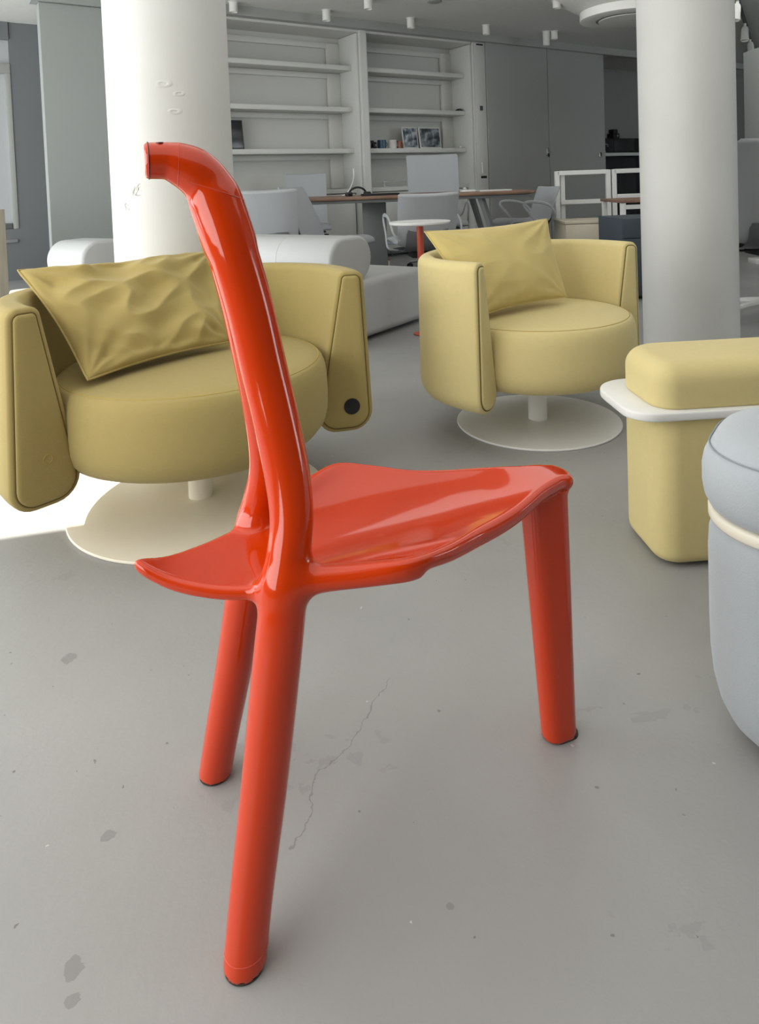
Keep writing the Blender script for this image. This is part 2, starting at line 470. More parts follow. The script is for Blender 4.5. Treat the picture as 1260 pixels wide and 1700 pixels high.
er = interp(aa, [-.03, .02, .06, .10, .15, .2, .3, .36, .42, .5, .56, .626], [0, 0, .022, .036, .036, .034, .034, .036, .034, .008, 0, 0])
sw = np.clip(np.abs(gs[None, :]) / np.maximum(w[:, None], .01), 0, 1.25)
h = zc[:, None] + er[:, None] * (np.minimum(np.abs(gs[None, :]), .19) / .16) ** 2
oa = np.linspace(-.030, .626, 500); ow = np.maximum(interp(oa, aa[(aa > -.031) & (aa < .63)], w[(aa > -.031) & (aa < .63)]), 0)
ow[0] = ow[-1] = 0
GA, GS = np.meshgrid(aa, np.abs(gs).astype(float), indexing='ij'); d2 = np.full(GA.shape, 9.0)
for i_ in range(len(oa) - 1):
    ex, ey = oa[i_ + 1] - oa[i_], ow[i_ + 1] - ow[i_]; L2 = ex * ex + ey * ey
    hh_ = np.clip(((GA - oa[i_]) * ex + (GS - ow[i_]) * ey) / L2, 0, 1)
    d2 = np.minimum(d2, np.hypot(GA - oa[i_] - hh_ * ex, GS - ow[i_] - hh_ * ey))
d2 = np.where((GS < np.interp(GA, oa, ow)) & (GA > -.030) & (GA < .626), -d2, d2)
th = interp(aa, [-.03, .03, .10, .18, .24, .30, .63], [.0088, .0096, .0122, .0132, .0120, .0095, .0088])[:, None, None]; h = h - (th[:, :, 0] - .0088) * .9
e1 = d2[:, :, None] + th; e2 = np.abs(gz[None, None, :] - h[:, :, None]) - .0006
seat = np.sqrt(np.maximum(e1, 0) ** 2 + np.maximum(e2, 0) ** 2) - th + np.minimum(np.maximum(e1, e2 ), 0) * .6
seat = np.minimum(seat, FAR).astype(np.float32)
ridge = None
for sg in (1, -1):
    f = field_tube(fine([(.452, sg * .092, .409, .019), (.415, sg * .112, .4135, .0145), (.37, sg * .134, .4165, .0108), (.337, sg * .149, .4185, .0080), (.316, sg * .156, .4178, .0056), (.302, sg * .157, .4168, .0034)]))
    ridge = f if ridge is None else np.minimum(ridge, f)

tubes = smin(tn, tf, .010)
spine = smin(tubes, top, .014)
body = smin(seat, fl, .016)
body = smin(body, ridge, .022)
F = smin(body, spine, .020)
F = np.maximum(F, -(Zz - .003)).astype(np.float32)
OWN = [seat, fl, tn, tf, top, np.minimum(ridge, FAR)]
del X, Y, Zz, e1, e2

def sample(G, P):
    q = (P - np.array([ga[0], gs[0], gz[0]])) / VOX
    q = np.clip(q, 0, np.array(SHP) - 1.001); i = q.astype(int); f = q - i
    r = 0
    for dx in (0, 1):
        for dy in (0, 1):
            for dz_ in (0, 1):
                wgt = (f[:, 0] if dx else 1 - f[:, 0]) * (f[:, 1] if dy else 1 - f[:, 1]) * (f[:, 2] if dz_ else 1 - f[:, 2])
                r = r + wgt * G[i[:, 0] + dx, i[:, 1] + dy, i[:, 2] + dz_]
    return r
def grad(G, P, e=.0026):
    g = np.stack([sample(G, P + d) - sample(G, P - d) for d in (np.array([e, 0, 0]), np.array([0, e, 0]), np.array([0, 0, e]))], 1) / (2 * e)
    return g

def surface(G):
    S = G < 0
    n0, n1, n2 = SHP
    c = sum(S[dx:n0 - 1 + dx, dy:n1 - 1 + dy, dz_:n2 - 1 + dz_].astype(np.int8) for dx in (0, 1) for dy in (0, 1) for dz_ in (0, 1))
    act = np.argwhere((c > 0) & (c < 8))
    idx = -np.ones((n0 - 1, n1 - 1, n2 - 1), np.int32); idx[tuple(act.T)] = np.arange(len(act))
    pos = np.zeros((len(act), 3)); cnt = np.zeros(len(act))
    cor = [(0, 0, 0), (1, 0, 0), (0, 1, 0), (1, 1, 0), (0, 0, 1), (1, 0, 1), (0, 1, 1), (1, 1, 1)]
    for a in range(8):
        for b in range(a + 1, 8):
            ca, cb = np.array(cor[a]), np.array(cor[b])
            if abs(ca - cb).sum() != 1: continue
            va = G[tuple((act + ca).T)].astype(float); vb = G[tuple((act + cb).T)].astype(float)
            mk = (va < 0) != (vb < 0)
            tt = np.where(mk, va / np.where(mk, va - vb, 1), 0)
            pos[mk] += (act + ca)[mk] + tt[mk, None] * (cb - ca); cnt[mk] += 1
    V = pos / cnt[:, None] * VOX + np.array([ga[0], gs[0], gz[0]])
    quads = []
    for ax in range(3):
        sa = [slice(None)] * 3; sb = [slice(None)] * 3; sa[ax] = slice(0, -1); sb[ax] = slice(1, None)
        ch = S[tuple(sa)] != S[tuple(sb)]; e = np.argwhere(ch)
        u, v = [(1, 2), (2, 0), (0, 1)][ax]
        e = e[(e[:, u] > 0) & (e[:, v] > 0) & (e[:, u] < SHP[u] - 1) & (e[:, v] < SHP[v] - 1)]
        inside = S[tuple(e.T)]
        U = np.zeros(3, int); U[u] = 1; W = np.zeros(3, int); W[v] = 1
        q = np.stack([idx[tuple((e - U - W).T)], idx[tuple((e - W).T)], idx[tuple(e.T)], idx[tuple((e - U).T)]], 1)
        q[~inside] = q[~inside][:, ::-1]
        quads.append(q)
    return V, np.concatenate(quads)

V, Q = surface(F)
for _ in range(3):
    g = grad(F, V, .0020); d = sample(F, V); n2_ = (g ** 2).sum(1)
    stp = np.clip(d, -.002, .002)
    ok = V[:, 2] > .0062
    V[ok] -= (g * (stp / np.maximum(n2_, .2))[:, None])[ok]
Nn = grad(F, V, .0030); Nn /= np.linalg.norm(Nn, axis=1)[:, None] + 1e-9

FC = V[Q].mean(1)
own = np.stack([sample(o, FC) for o in OWN], 1)
reg = own.argmin(1)            # 0 seat, 1 front leg, 2/3 rear tubes, 4 handle, 5 ridge
a_, s_, z_ = FC.T
part = np.zeros(len(FC), int)  # 0 seat
part[(reg == 1) & (z_ < .398)] = 1
part[((reg == 2) | (reg == 3)) & (s_ > 0)] = 2
part[((reg == 2) | (reg == 3)) & (s_ <= 0)] = 3
up_ = ((reg >= 2) & (reg <= 4)) & (z_ > .4775)
part[up_] = 4
part[(reg == 4) & (z_ > .86)] = 4
nrm = np.array([-.35, 0, .94]); elbow = ((FC - np.array([.503, 0, .8945])) @ nrm > 0) & (z_ > .8)
part[elbow] = 5

CH = thing('dining_chair', 'glossy orange-red three-legged chair with a single curved spine and hooked top', 'chair',
           (.817, .772, 0), -.2357)
def chair_part(name, sel, label=None):
    q = Q[sel]; used = np.unique(q); mp = -np.ones(len(V), int); mp[used] = np.arange(len(used))
    me = bpy.data.meshes.new(name)
    co = np.stack([-V[used, 0], -V[used, 1], V[used, 2]], 1)     # chair front looks along +x, its near side along -y
    me.from_pydata(co.tolist(), [], mp[q].tolist())
    nn = np.stack([-Nn[used, 0], -Nn[used, 1], Nn[used, 2]], 1)
    me.polygons.foreach_set('use_smooth', [True] * len(me.polygons))
    me.normals_split_custom_set_from_vertices(nn.tolist())
    me.materials.append(M['red'])
    o = bpy.data.objects.new(name, me); COL.objects.link(o); o.parent = CH
    if label: o['label'] = label
    return o
chair_part('seat', part == 0)
legF = chair_part('leg', part == 1, 'wide flat-faced front leg')
legN = chair_part('leg', part == 2)
legR = chair_part('leg', part == 3)
chair_part('backrest', part == 4)
HD = chair_part('top_hook', part == 5)

def ring(name, c, n, r, parent, m, off=.0002):
    """thin bead that hugs the tube at a weld"""
    c = np.array(c, float); n = np.array(n, float); n /= np.linalg.norm(n)
    u = np.array([0, 1., 0]); v = np.cross(n, u); u = np.cross(v, n)
    pts = []
    for k in range(64):
        d = u * math.cos(2 * PI * k / 64) + v * math.sin(2 * PI * k / 64)
        ts = np.arange(.008, .05, .0004); vals = sample(F, c + d * ts[:, None])
        j = np.argmax(vals > 0); t0 = ts[j] if vals[j] > 0 else .03
        p = c + d * (t0 + off); pts.append((-p[0], -p[1], p[2]))
    bm = bmesh.new(); tube(bm, pts, r, 6, closed=True)
    return from_bm(name, bm, m, parent)
ring('weld_seam', (.503, 0, .8945), (-.35, 0, .94), .0008, HD, M['red_seam'], -.0003)
ring('weld_seam', (.549, 0, .9355), (1, 0, .06), .0005, HD, M['red_seam'], -.0004)
ring('end_cap_joint', (.5845, 0, .9362), (1, 0, 0), .0009, HD, M['deep_red'], -.0003)
bm = bmesh.new(); tube(bm, [(-.570, -.008, .9560), (-.570, -.008, .9588)], .0044, 12)
from_bm('screw_hole', bm, M['deep_red'], HD)
for lg, (a, s, r) in ((legN, (.5275, .142, .0235)), (legR, (.5275, -.142, .0235))):
    bm = bmesh.new(); lathe(bm, [(r - .001, 0), (r, .0008), (r, .0032), (r - .002, .0036)], 40, Matrix.Translation((-a, -s, 0)))
    from_bm('foot_glide', bm, M['rubber'], lg)
bm = bmesh.new(); prism(bm, [(-.001 + x, y) for x, y in fillet([(-.023, -.019), (.029, -.019), (.029, .019), (-.023, .019)], .016, 5)], 0, .0034)
from_bm('foot_glide', bm, M['rubber'], legF)
ring('foot_seam', (.5243, .1395, .020), (.05, 0, 1), .0005, legN, M['red_seam'], -.0002)
# ------------------------------------------------------------------ yellow swivel armchairs
def arc_pt(rho, th):
    return (rho * math.cos(th), rho * math.sin(th) * (KX if math.sin(th) > 0 else 1))
SECT = []
TH = math.radians(17.5)
KX = 1.0
def set_section(grow, ky=.86):
    global KX
    KX = ky
    SECT[:] = fillet([(.462 + grow, .632), (.396 + grow * .75, .632), (.318 + grow * .4, .143), (.468 + grow * 1.25, .143)], [.030, .026, .060, .062], 7)
set_section(0)

def shell_mesh():
    bm = bmesh.new(); th0 = -TH; th1 = PI - th0; n = 64
    rings = []
    for i in range(n + 1):
        th = th0 + (th1 - th0) * i / n
        rings.append([bm.verts.new((*arc_pt(r, th), z)) for r, z in SECT])
    m = len(SECT)
    for A, B in zip(rings, rings[1:]):
        for k in range(m): bm.faces.new((A[k], B[k], B[(k + 1) % m], A[(k + 1) % m]))
    # softly rounded ends: two shrinking rings pushed outwards
    c = (sum(p[0] for p in SECT) / m, sum(p[1] for p in SECT) / m)
    for end, th, sg in ((0, th0, -1), (-1, th1, 1)):
        prev = rings[end]
        for ins, out in ((.002, .004), (.006, .007), (.013, .008)):
            pp = inset_poly(SECT, ins); t2 = th + sg * out / .4
            cur = [bm.verts.new((*arc_pt(r, t2), z)) for r, z in pp]
            for k in range(m): bm.faces.new((prev[k], cur[k], cur[(k + 1) % m], prev[(k + 1) % m]))
            prev = cur
        bm.faces.new(prev)
    return bm

def inset_poly(poly, d):
    n = len(poly); cx = sum(p[0] for p in poly) / n; cy = sum(p[1] for p in poly) / n; out = []
    for i in range(n):
        a = Vector(poly[i - 1]); p = Vector(poly[i]); b = Vector(poly[(i + 1) % n])
        t = (b - a).normalized(); nn = Vector((-t.y, t.x))
        if nn.dot(Vector((cx, cy)) - p) < 0: nn = -nn
        q = p + nn * d; out.append((q.x, q.y))
    return out

def arm_panel(end, parent, m):
    th0 = -TH if end == 0 else PI + TH; sg = -1 if end == 0 else 1
    bm = bmesh.new(); prev = None
    for ins, out in ((.0140, .0076), (.0150, .0115), (.0185, .0135), (.0225, .0143), (.0262, .0147)):
        pp = inset_poly(SECT, ins); t2 = th0 + sg * out / .4
        cur = [bm.verts.new((*arc_pt(r, t2), z)) for r, z in pp]
        if prev:
            for k in range(len(cur)): bm.faces.new((prev[k], cur[k], cur[(k + 1) % len(cur)], prev[(k + 1) % len(cur)]))
        prev = cur
    bm.faces.new(prev)
    o = from_bm('arm_panel', bm, m, parent, True, 60)
    bm = bmesh.new(); t2 = th0 + sg * .0084 / .4
    tube(bm, [(*arc_pt(r, t2), z) for r, z in inset_poly(SECT, .0128)], .0022, 6, closed=True)
    from_bm('piping', bm, M['groove'], o)
    return o

def drum(bm, R=.352):
    lathe(bm, [(0, .182), (R - .085, .182), (R - .055, .186), (R - .028, .198), (R - .010, .220), (R - .002, .250), (R, .290), (R - .001, .345), (R - .005, .375), (R - .013, .394), (R - .021, .4015),
               (R - .0235, .4010), (R - .026, .4025), (R - .06, .4085), (R - .16, .415), (0, .419)], 72)

def make_armchair(label, loc, rz, disc_r, metal, grow=0.0, R=.352, ky=.86, fab=None):
    set_section(grow, ky)
    fab = fab or M['yellow']
    T = thing('swivel_armchair', label, 'armchair', loc, rz)
    sh = from_bm('backrest_shell', shell_mesh(), fab, T, True, 60)
    arm_panel(0, T, fab); arm_panel(1, T, fab)
    bm = bmesh.new(); drum(bm, R); st = from_bm('seat', bm, fab, T, True, 60)
    bm = bmesh.new(); tube(bm, [((R - .023) * math.cos(2 * PI * k / 72), (R - .023) * math.sin(2 * PI * k / 72), .4018) for k in range(72)], .0016, 6, closed=True)
    from_bm('seat_seam', bm, M['yellow_pipe'], st)
    bm = bmesh.new(); lathe(bm, [(0, .008), (.034, .008), (.034, .2), (0, .2)], 40); from_bm('swivel_post', bm, metal, T)
    bm = bmesh.new(); lathe(bm, [(0, 0), (disc_r - .003, 0), (disc_r, .003), (disc_r, .0065), (disc_r - .002, .008), (disc_r * .4, .0105), (0, .011)], 96); from_bm('base_plate', bm, metal, T, True, 30)
    return T

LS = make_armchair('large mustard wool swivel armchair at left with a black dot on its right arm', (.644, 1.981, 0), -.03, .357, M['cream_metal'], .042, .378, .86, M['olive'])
LSG = .042
AC = make_armchair('mustard wool swivel armchair on a round white base in front of the right column', (1.851, 1.817, 0), .05, .295, M['white_metal'], -.008, .350, .80)
# black round button on the right arm front and a pressed round mark on the left one
def arm_button(T, end, rho, z, r, m, name):
    th0 = -TH if end == 0 else PI + TH; sg = -1 if end == 0 else 1
    t2 = th0 + sg * .0150 / .4
    x, y = arc_pt(rho, t2); nrm = Vector((-math.sin(t2), math.cos(t2), 0)) * sg
    R = nrm.to_track_quat('Z', 'Y').to_matrix().to_4x4(); R.translation = Vector((x, y, z))
    bm = bmesh.new()
    if name == 'button': lathe(bm, [(0, -.001), (r, -.001), (r, .0012), (r - .001, .0018), (0, .0018)], 32, R)
    else: tube(bm, [R @ Vector((r * math.cos(2 * PI * k / 32), r * math.sin(2 * PI * k / 32), 0)) for k in range(32)], .0009, 6, closed=True)
    o = from_bm(name, bm, m, T)
    return o
set_section(LSG)
arm_button(LS, 0, .452, .222, .0245, M['black'], 'button')['label'] = 'black round button'
arm_button(LS, 1, .430, .262, .011, M['yellow_pipe'], 'pressed_ring_mark')

# ------------------------------------------------------------------ cushions
def cushion(name, label, TL, TR, BR, BL, T, seed, wr, fab='yellow_cush'):
    """soft pillow between four corner points with pulled-out corners, a side seam and creases"""
    TL, TR, BR, BL = map(Vector, (TL, TR, BR, BL))
    cen = (TL + TR + BR + BL) / 4
    X = ((TR + BR) / 2 - (TL + BL) / 2); Y = ((TL + TR) / 2 - (BL + BR) / 2)
    nrm = X.cross(Y).normalized()                   # faces the sitter
    n = 84; bm = bmesh.new(); grids = []
    off = Vector((seed * 3.7, seed * 1.3, 0))
    for side in (1, -1):
        g = []
        for j in range(n + 1):
            row = []
            for i in range(n + 1):
                u = i / n * 2 - 1; v = j / n * 2 - 1
                # edges bow inward between the corners
                uu = u * (1 - .055 * (1 - v * v) ** 1.2); vv = v * (1 - .075 * (1 - u * u) ** 1.2)
                a, b = (uu + 1) / 2, (vv + 1) / 2
                p = (BL * (1 - a) + BR * a) * (1 - b) + (TL * (1 - a) + TR * a) * b
                ed = (1 - abs(u) ** 2.6) * (1 - abs(v) ** 2.6)
                th = T * ed ** .46
                q = Vector((u * 1.3, v, 0)) + off
                wv = noise.noise(q * 1.1) * .016 + abs(noise.noise(Vector((q.x * 1.1 + q.y * .9, q.y * 2.0 - q.x * .8, side * 5)))) * -.024 * wr
                wv += abs(noise.noise(Vector((q.x * 3.0 + q.y * 2.2, q.y * 1.6, 9 + side)))) * -.004 * wr
                # creases run out of the corners and hem
                for (cu, cv) in ((-1, -1), (1, -1), (-1, 1), (1, 1)):
                    du, dv = u - cu, v - cv; rr = math.hypot(du, dv); an = math.atan2(dv * .8, du)
                    wv += math.exp(-rr * 2.2) * .011 * math.sin(an * 13 + cu * 3 + cv + seed)
                wv += .008 * math.exp(-(1 - abs(v)) * 5) * noise.noise(Vector((u * 7, v, seed + side * 2)))
                wv *= wr * min(1, ed * 3.5)
                row.append(bm.verts.new(p + nrm * (side * th + wv * (1 if side > 0 else -1))))
            g.append(row)
        grids.append(g)
    for g in grids:
        for j in range(n):
            for i in range(n):
                bm.faces.new((g[j][i], g[j][i + 1], g[j + 1][i + 1], g[j + 1][i]))
    bmesh.ops.remove_doubles(bm, verts=bm.verts, dist=.0004)
    o = from_bm(name, bm, M[fab], None, True, None)
    tag(o, label, 'cushion', 'mustard cushions')
    del o['group']
    # piped hem
    pts = []
    for (sx, sy, ex, ey) in ((-1, -1, 1, -1), (1, -1, 1, 1), (1, 1, -1, 1), (-1, 1, -1, -1)):
        for k in range(24):
            u = sx + (ex - sx) * k / 24; v = sy + (ey - sy) * k / 24
            uu = u * (1 - .055 * (1 - v * v) ** 1.2); vv = v * (1 - .075 * (1 - u * u) ** 1.2)
            a, b = (uu + 1) / 2, (vv + 1) / 2
            pts.append((BL * (1 - a) + BR * a) * (1 - b) + (TL * (1 - a) + TR * a) * b)
    bm = bmesh.new(); tube(bm, pts, .0032, 6, closed=True)
    from_bm('hem', bm, M[fab], o)
    return o
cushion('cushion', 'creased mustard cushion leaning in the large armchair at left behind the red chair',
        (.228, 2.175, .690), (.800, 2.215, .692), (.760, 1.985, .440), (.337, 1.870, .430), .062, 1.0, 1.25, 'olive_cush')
cushion('cushion', 'smooth mustard cushion standing upright in the armchair by the right column',
        (1.508, 2.010, .712), (2.040, 1.925, .727), (1.985, 1.785, .445), (1.545, 1.790, .430), .058, 4.0, .55)

# ------------------------------------------------------------------ yellow bench ottoman with a white tray ring
ox, oy = cam_to_room(.579, 1.544)
OT = thing('ottoman', 'mustard wool bench ottoman with a white tray shelf around its middle', 'ottoman', (ox, oy, 0), math.radians(4) - SY)
W_, D_ = .66, .25
foot = fillet([(0, 0), (W_, 0), (W_, D_), (0, D_)], [.055, .085, .085, .095], 10)
bm = bmesh.new(); prism(bm, foot, .006, .346, (.028, .004), 5); from_bm('body', bm, M['yellow'], OT, True, 50)
bm = bmesh.new(); prism(bm, foot, .362, .466, (.012, .045), 7); from_bm('seat_cushion', bm, M['yellow'], OT, True, 50)
tray = fillet([(-.062, -.014), (W_ + .01, -.014), (W_ + .01, D_ + .014), (-.062, D_ + .014)], [.065, .09, .09, .10], 10)
bm = bmesh.new(); prism(bm, tray, .344, .364, .004, 2); from_bm('tray_shelf', bm, M['white_metal'], OT, True, 50)
bm = bmesh.new(); prism(bm, fillet([(.12, .03), (W_ - .04, .03), (W_ - .04, D_ - .03), (.12, D_ - .03)], .03), 0, .010); from_bm('plinth', bm, M['black'], OT)
# ------------------------------------------------------------------ grey pouf, same family, cut by the right edge of the view
gx, gy = cam_to_room(.440, 1.040)
GS = thing('pouf', 'pale grey upholstered pouf with a thin cream band at the right edge', 'pouf', (gx, gy, 0), math.radians(-35) - SY)
gf = fillet([(0, 0), (.56, 0), (.56, .30), (0, .30)], [.115, .12, .12, .125], 12)
def profile_prism(lv):
    """stack insets of the pouf footprint: (inset, z)"""
    bm = bmesh.new(); rings = [[bm.verts.new((x, y, z * 1.08)) for x, y in inset_poly(gf, d)] for d, z in lv]
    for A, B in zip(rings, rings[1:]):
        for k in range(len(A)): bm.faces.new((A[k], A[(k + 1) % len(A)], B[(k + 1) % len(A)], B[k]))
    bm.faces.new(rings[0][::-1]); bm.faces.new(rings[-1]); return bm
from_bm('body', profile_prism([(.080, .004), (.062, .006), (.043, .014), (.026, .030), (.013, .054), (.005, .085), (.001, .125), (0, .17), (0, .27), (.002, .30), (.007, .316), (.012, .322)]), M['grey_wool'], GS, True, 60)
sc_ = from_bm('seat_cushion', profile_prism([(.012, .338), (.003, .343), (-.004, .356), (-.007, .374), (-.007, .395), (-.003, .414), (.004, .4275), (.0062, .4280), (.008, .4305), (.018, .441), (.034, .449), (.06, .454), (.09, .4565)]), M['grey_wool'], GS, True, 60)
bm = bmesh.new(); tube(bm, [(x, y, .4631) for x, y in inset_poly(gf, .0048)], .0014, 6, closed=True)
from_bm('seat_seam', bm, mat('grey_piping', rgb(140, 146, 152), rough=.9), sc_)
from_bm('band', profile_prism([(.008, .320), (.003, .3215), (.001, .324), (.001, .335), (.003, .3375), (.008, .339)]), M['cream_metal'], GS, True, 40)

# ------------------------------------------------------------------ white daybeds with bolster backs
def round_end_box(bm, L0, L1, prof, rr=.05, seg=6):
    """sweep a closed (y,z) profile along x with rolled ends"""
    lv = []
    for k in range(seg + 1):
        t = PI / 2 * k / seg; lv.append((L0 + rr * (1 - math.sin(t)), rr * (1 - math.cos(t)) * 0 + rr * (1 - math.sin(PI / 2 - t) if False else 1 - math.cos(PI / 2 - t) ) ))
    # (x position, inset)
    lv = [(L0 + rr * (1 - math.cos(PI / 2 * k / seg)), rr * (1 - math.sin(PI / 2 * k / seg))) for k in range(seg + 1)]
    rv = [(L1 - (x - L0), i) for x, i in reversed(lv)]
    rings = []
    for x, ins in lv + rv:
        rings.append([bm.verts.new((x, y, z)) for y, z in inset_poly(prof, ins)])
    n = len(prof)
    for A, B in zip(rings, rings[1:]):
        for k in range(n): bm.faces.new((A[k], A[(k + 1) % n], B[(k + 1) % n], B[k]))
    bm.faces.new(rings[0][::-1]); bm.faces.new(rings[-1])

def daybed(label, loc, rz, L, ytop=.90, splits=(.5,)):
    T = thing('daybed', label, 'sofa', loc, rz)
    prof = fillet([(-.03, .02), (ytop, .02), (ytop, .352), (-.03, .352)], [.05, .05, .11, .11], 7)
    bm = bmesh.new(); round_end_box(bm, -L, 0, prof, .045); from_bm('seat', bm, M['white_leather'], T, True, 50)
    bm = bmesh.new(); box(bm, -L + .08, -.08, .06, ytop - .08, 0, .03); from_bm('plinth', bm, M['grey_metal'], T)
    prof = fillet([(-.03, .350), (.345, .350), (.345, .600), (-.03, .600)], .124, 9)
    bm = bmesh.new(); round_end_box(bm, -L + .02, -.02, prof, .022); b = from_bm('bolster', bm, M['white_leather'], T, True, 50)
    for s in splits:
        bm = bmesh.new(); tube(bm, [(-L * s, y, z) for y, z in inset_poly(prof, -.0002)], .0016, 6, closed=True)
        from_bm('seam', bm, M['shelf_back'], b)
    return T
# end face runs along camera-frame direction (.56,.83); beds stretch away from it
ang = math.atan2(.83, .56) - PI / 2 - SY
p = cam_to_room(-.285, 3.70)
daybed('white leather daybed with thick bolster back behind the armchairs', (*p, 0), ang, .92, .93, (.45,))
p = cam_to_room(-1.80, 4.17)
daybed('white leather daybed partly hidden behind the left column', (*p, 0), ang + .05, .40, .9, ())

# ------------------------------------------------------------------ little round side table
p = cam_to_room(.172, 4.06)
ST = thing('side_table', 'small round white side table on a coral red post', 'table', (*p, 0), 0)
bm = bmesh.new(); lathe(bm, [(0, .640), (.168, .640), (.176, .646), (.178, .655), (.176, .658), (0, .658)], 64); from_bm('tabletop', bm, M['white_metal'], ST)
bm = bmesh.new(); lathe(bm, [(0, .004), (.020, .004), (.020, .641), (0, .641)], 24); from_bm('post', bm, M['coral'], ST)
bm = bmesh.new(); lathe(bm, [(0, 0), (.055, 0), (.058, .003), (.058, .006), (0, .010)], 40); from_bm('base', bm, M['coral'], ST)

# cream bent-metal tray stand showing over the left arm
p = cam_to_room(-1.50, 2.86)
TS = thing('tray_stand', 'slim cream metal tray stand behind the left arm of the large armchair', 'table', (*p, 0), facing(.1, -1))
bm = bmesh.new(); tube(bm, catmull([(-.02, 0, 0), (-.03, 0, .2), (-.055, 0, .47), (-.058, 0, .498), (-.035, 0, .506), (.10, 0, .512), (.25, 0, .516), (.262, 0, .50), (.262, 0, .3), (.262, 0, 0)], 6), .0055, 8)
from_bm('frame', bm, M['cream_metal'], TS)
boxo('tray', -.045, .25, -.12, .12, .485, .492, M['grey_wool'], TS)
for fx in (-.02, .262):
    bm = bmesh.new(); tube(bm, [(fx, -.10, .005), (fx, .10, .005)], .005, 8)
    from_bm('foot_bar', bm, M['cream_metal'], TS)
# ------------------------------------------------------------------ office zone
def slab(bm, path, w0, w1, t, nx=8, bow=0.0):
    """padded sheet swept along a side profile path [(y,z)...]; width runs w0 -> w1"""
    P = catmull([(0, y, z) for y, z in path], 6); n = len(P)
    F_, B_ = [], []
    for i, p in enumerate(P):
        q = P[min(i + 1, n - 1)] - P[max(i - 1, 0)]; q = q / np.linalg.norm(q)
        nr = np.array([0, -q[2], q[1]]); f = i / (n - 1); w = w0 + (w1 - w0) * f
        e = min(f, 1 - f) * (n - 1)
        tt = t * min(1, math.sqrt(max(0, (e + .25) / 1.6)))
        a, b = [], []
        for k in range(nx + 1):
            u = k / nx * 2 - 1
            tk = tt * (1 - abs(u) ** 6 * .8); c = p + nr * (-bow * u * u)
            if e < 1: u *= .955
            a.append(bm.verts.new((u * w / 2, (c + nr * tk / 2)[1], (c + nr * tk / 2)[2])))
            b.append(bm.verts.new((u * w / 2, (c - nr * tk / 2)[1], (c - nr * tk / 2)[2])))
        F_.append(a); B_.append(b)
    for i in range(n - 1):
        for k in range(nx):
            bm.faces.new((F_[i][k], F_[i][k + 1], F_[i + 1][k + 1], F_[i + 1][k]))
            bm.faces.new((B_[i][k + 1], B_[i][k], B_[i + 1][k], B_[i + 1][k + 1]))
        for k, s in ((0, 1), (nx, -1)):
            bm.faces.new((F_[i][k], F_[i + 1][k], B_[i + 1][k], B_[i][k]))
    for i in (0, n - 1):
        for k in range(nx): bm.faces.new((F_[i][k + 1], F_[i][k], B_[i][k], B_[i][k + 1]))

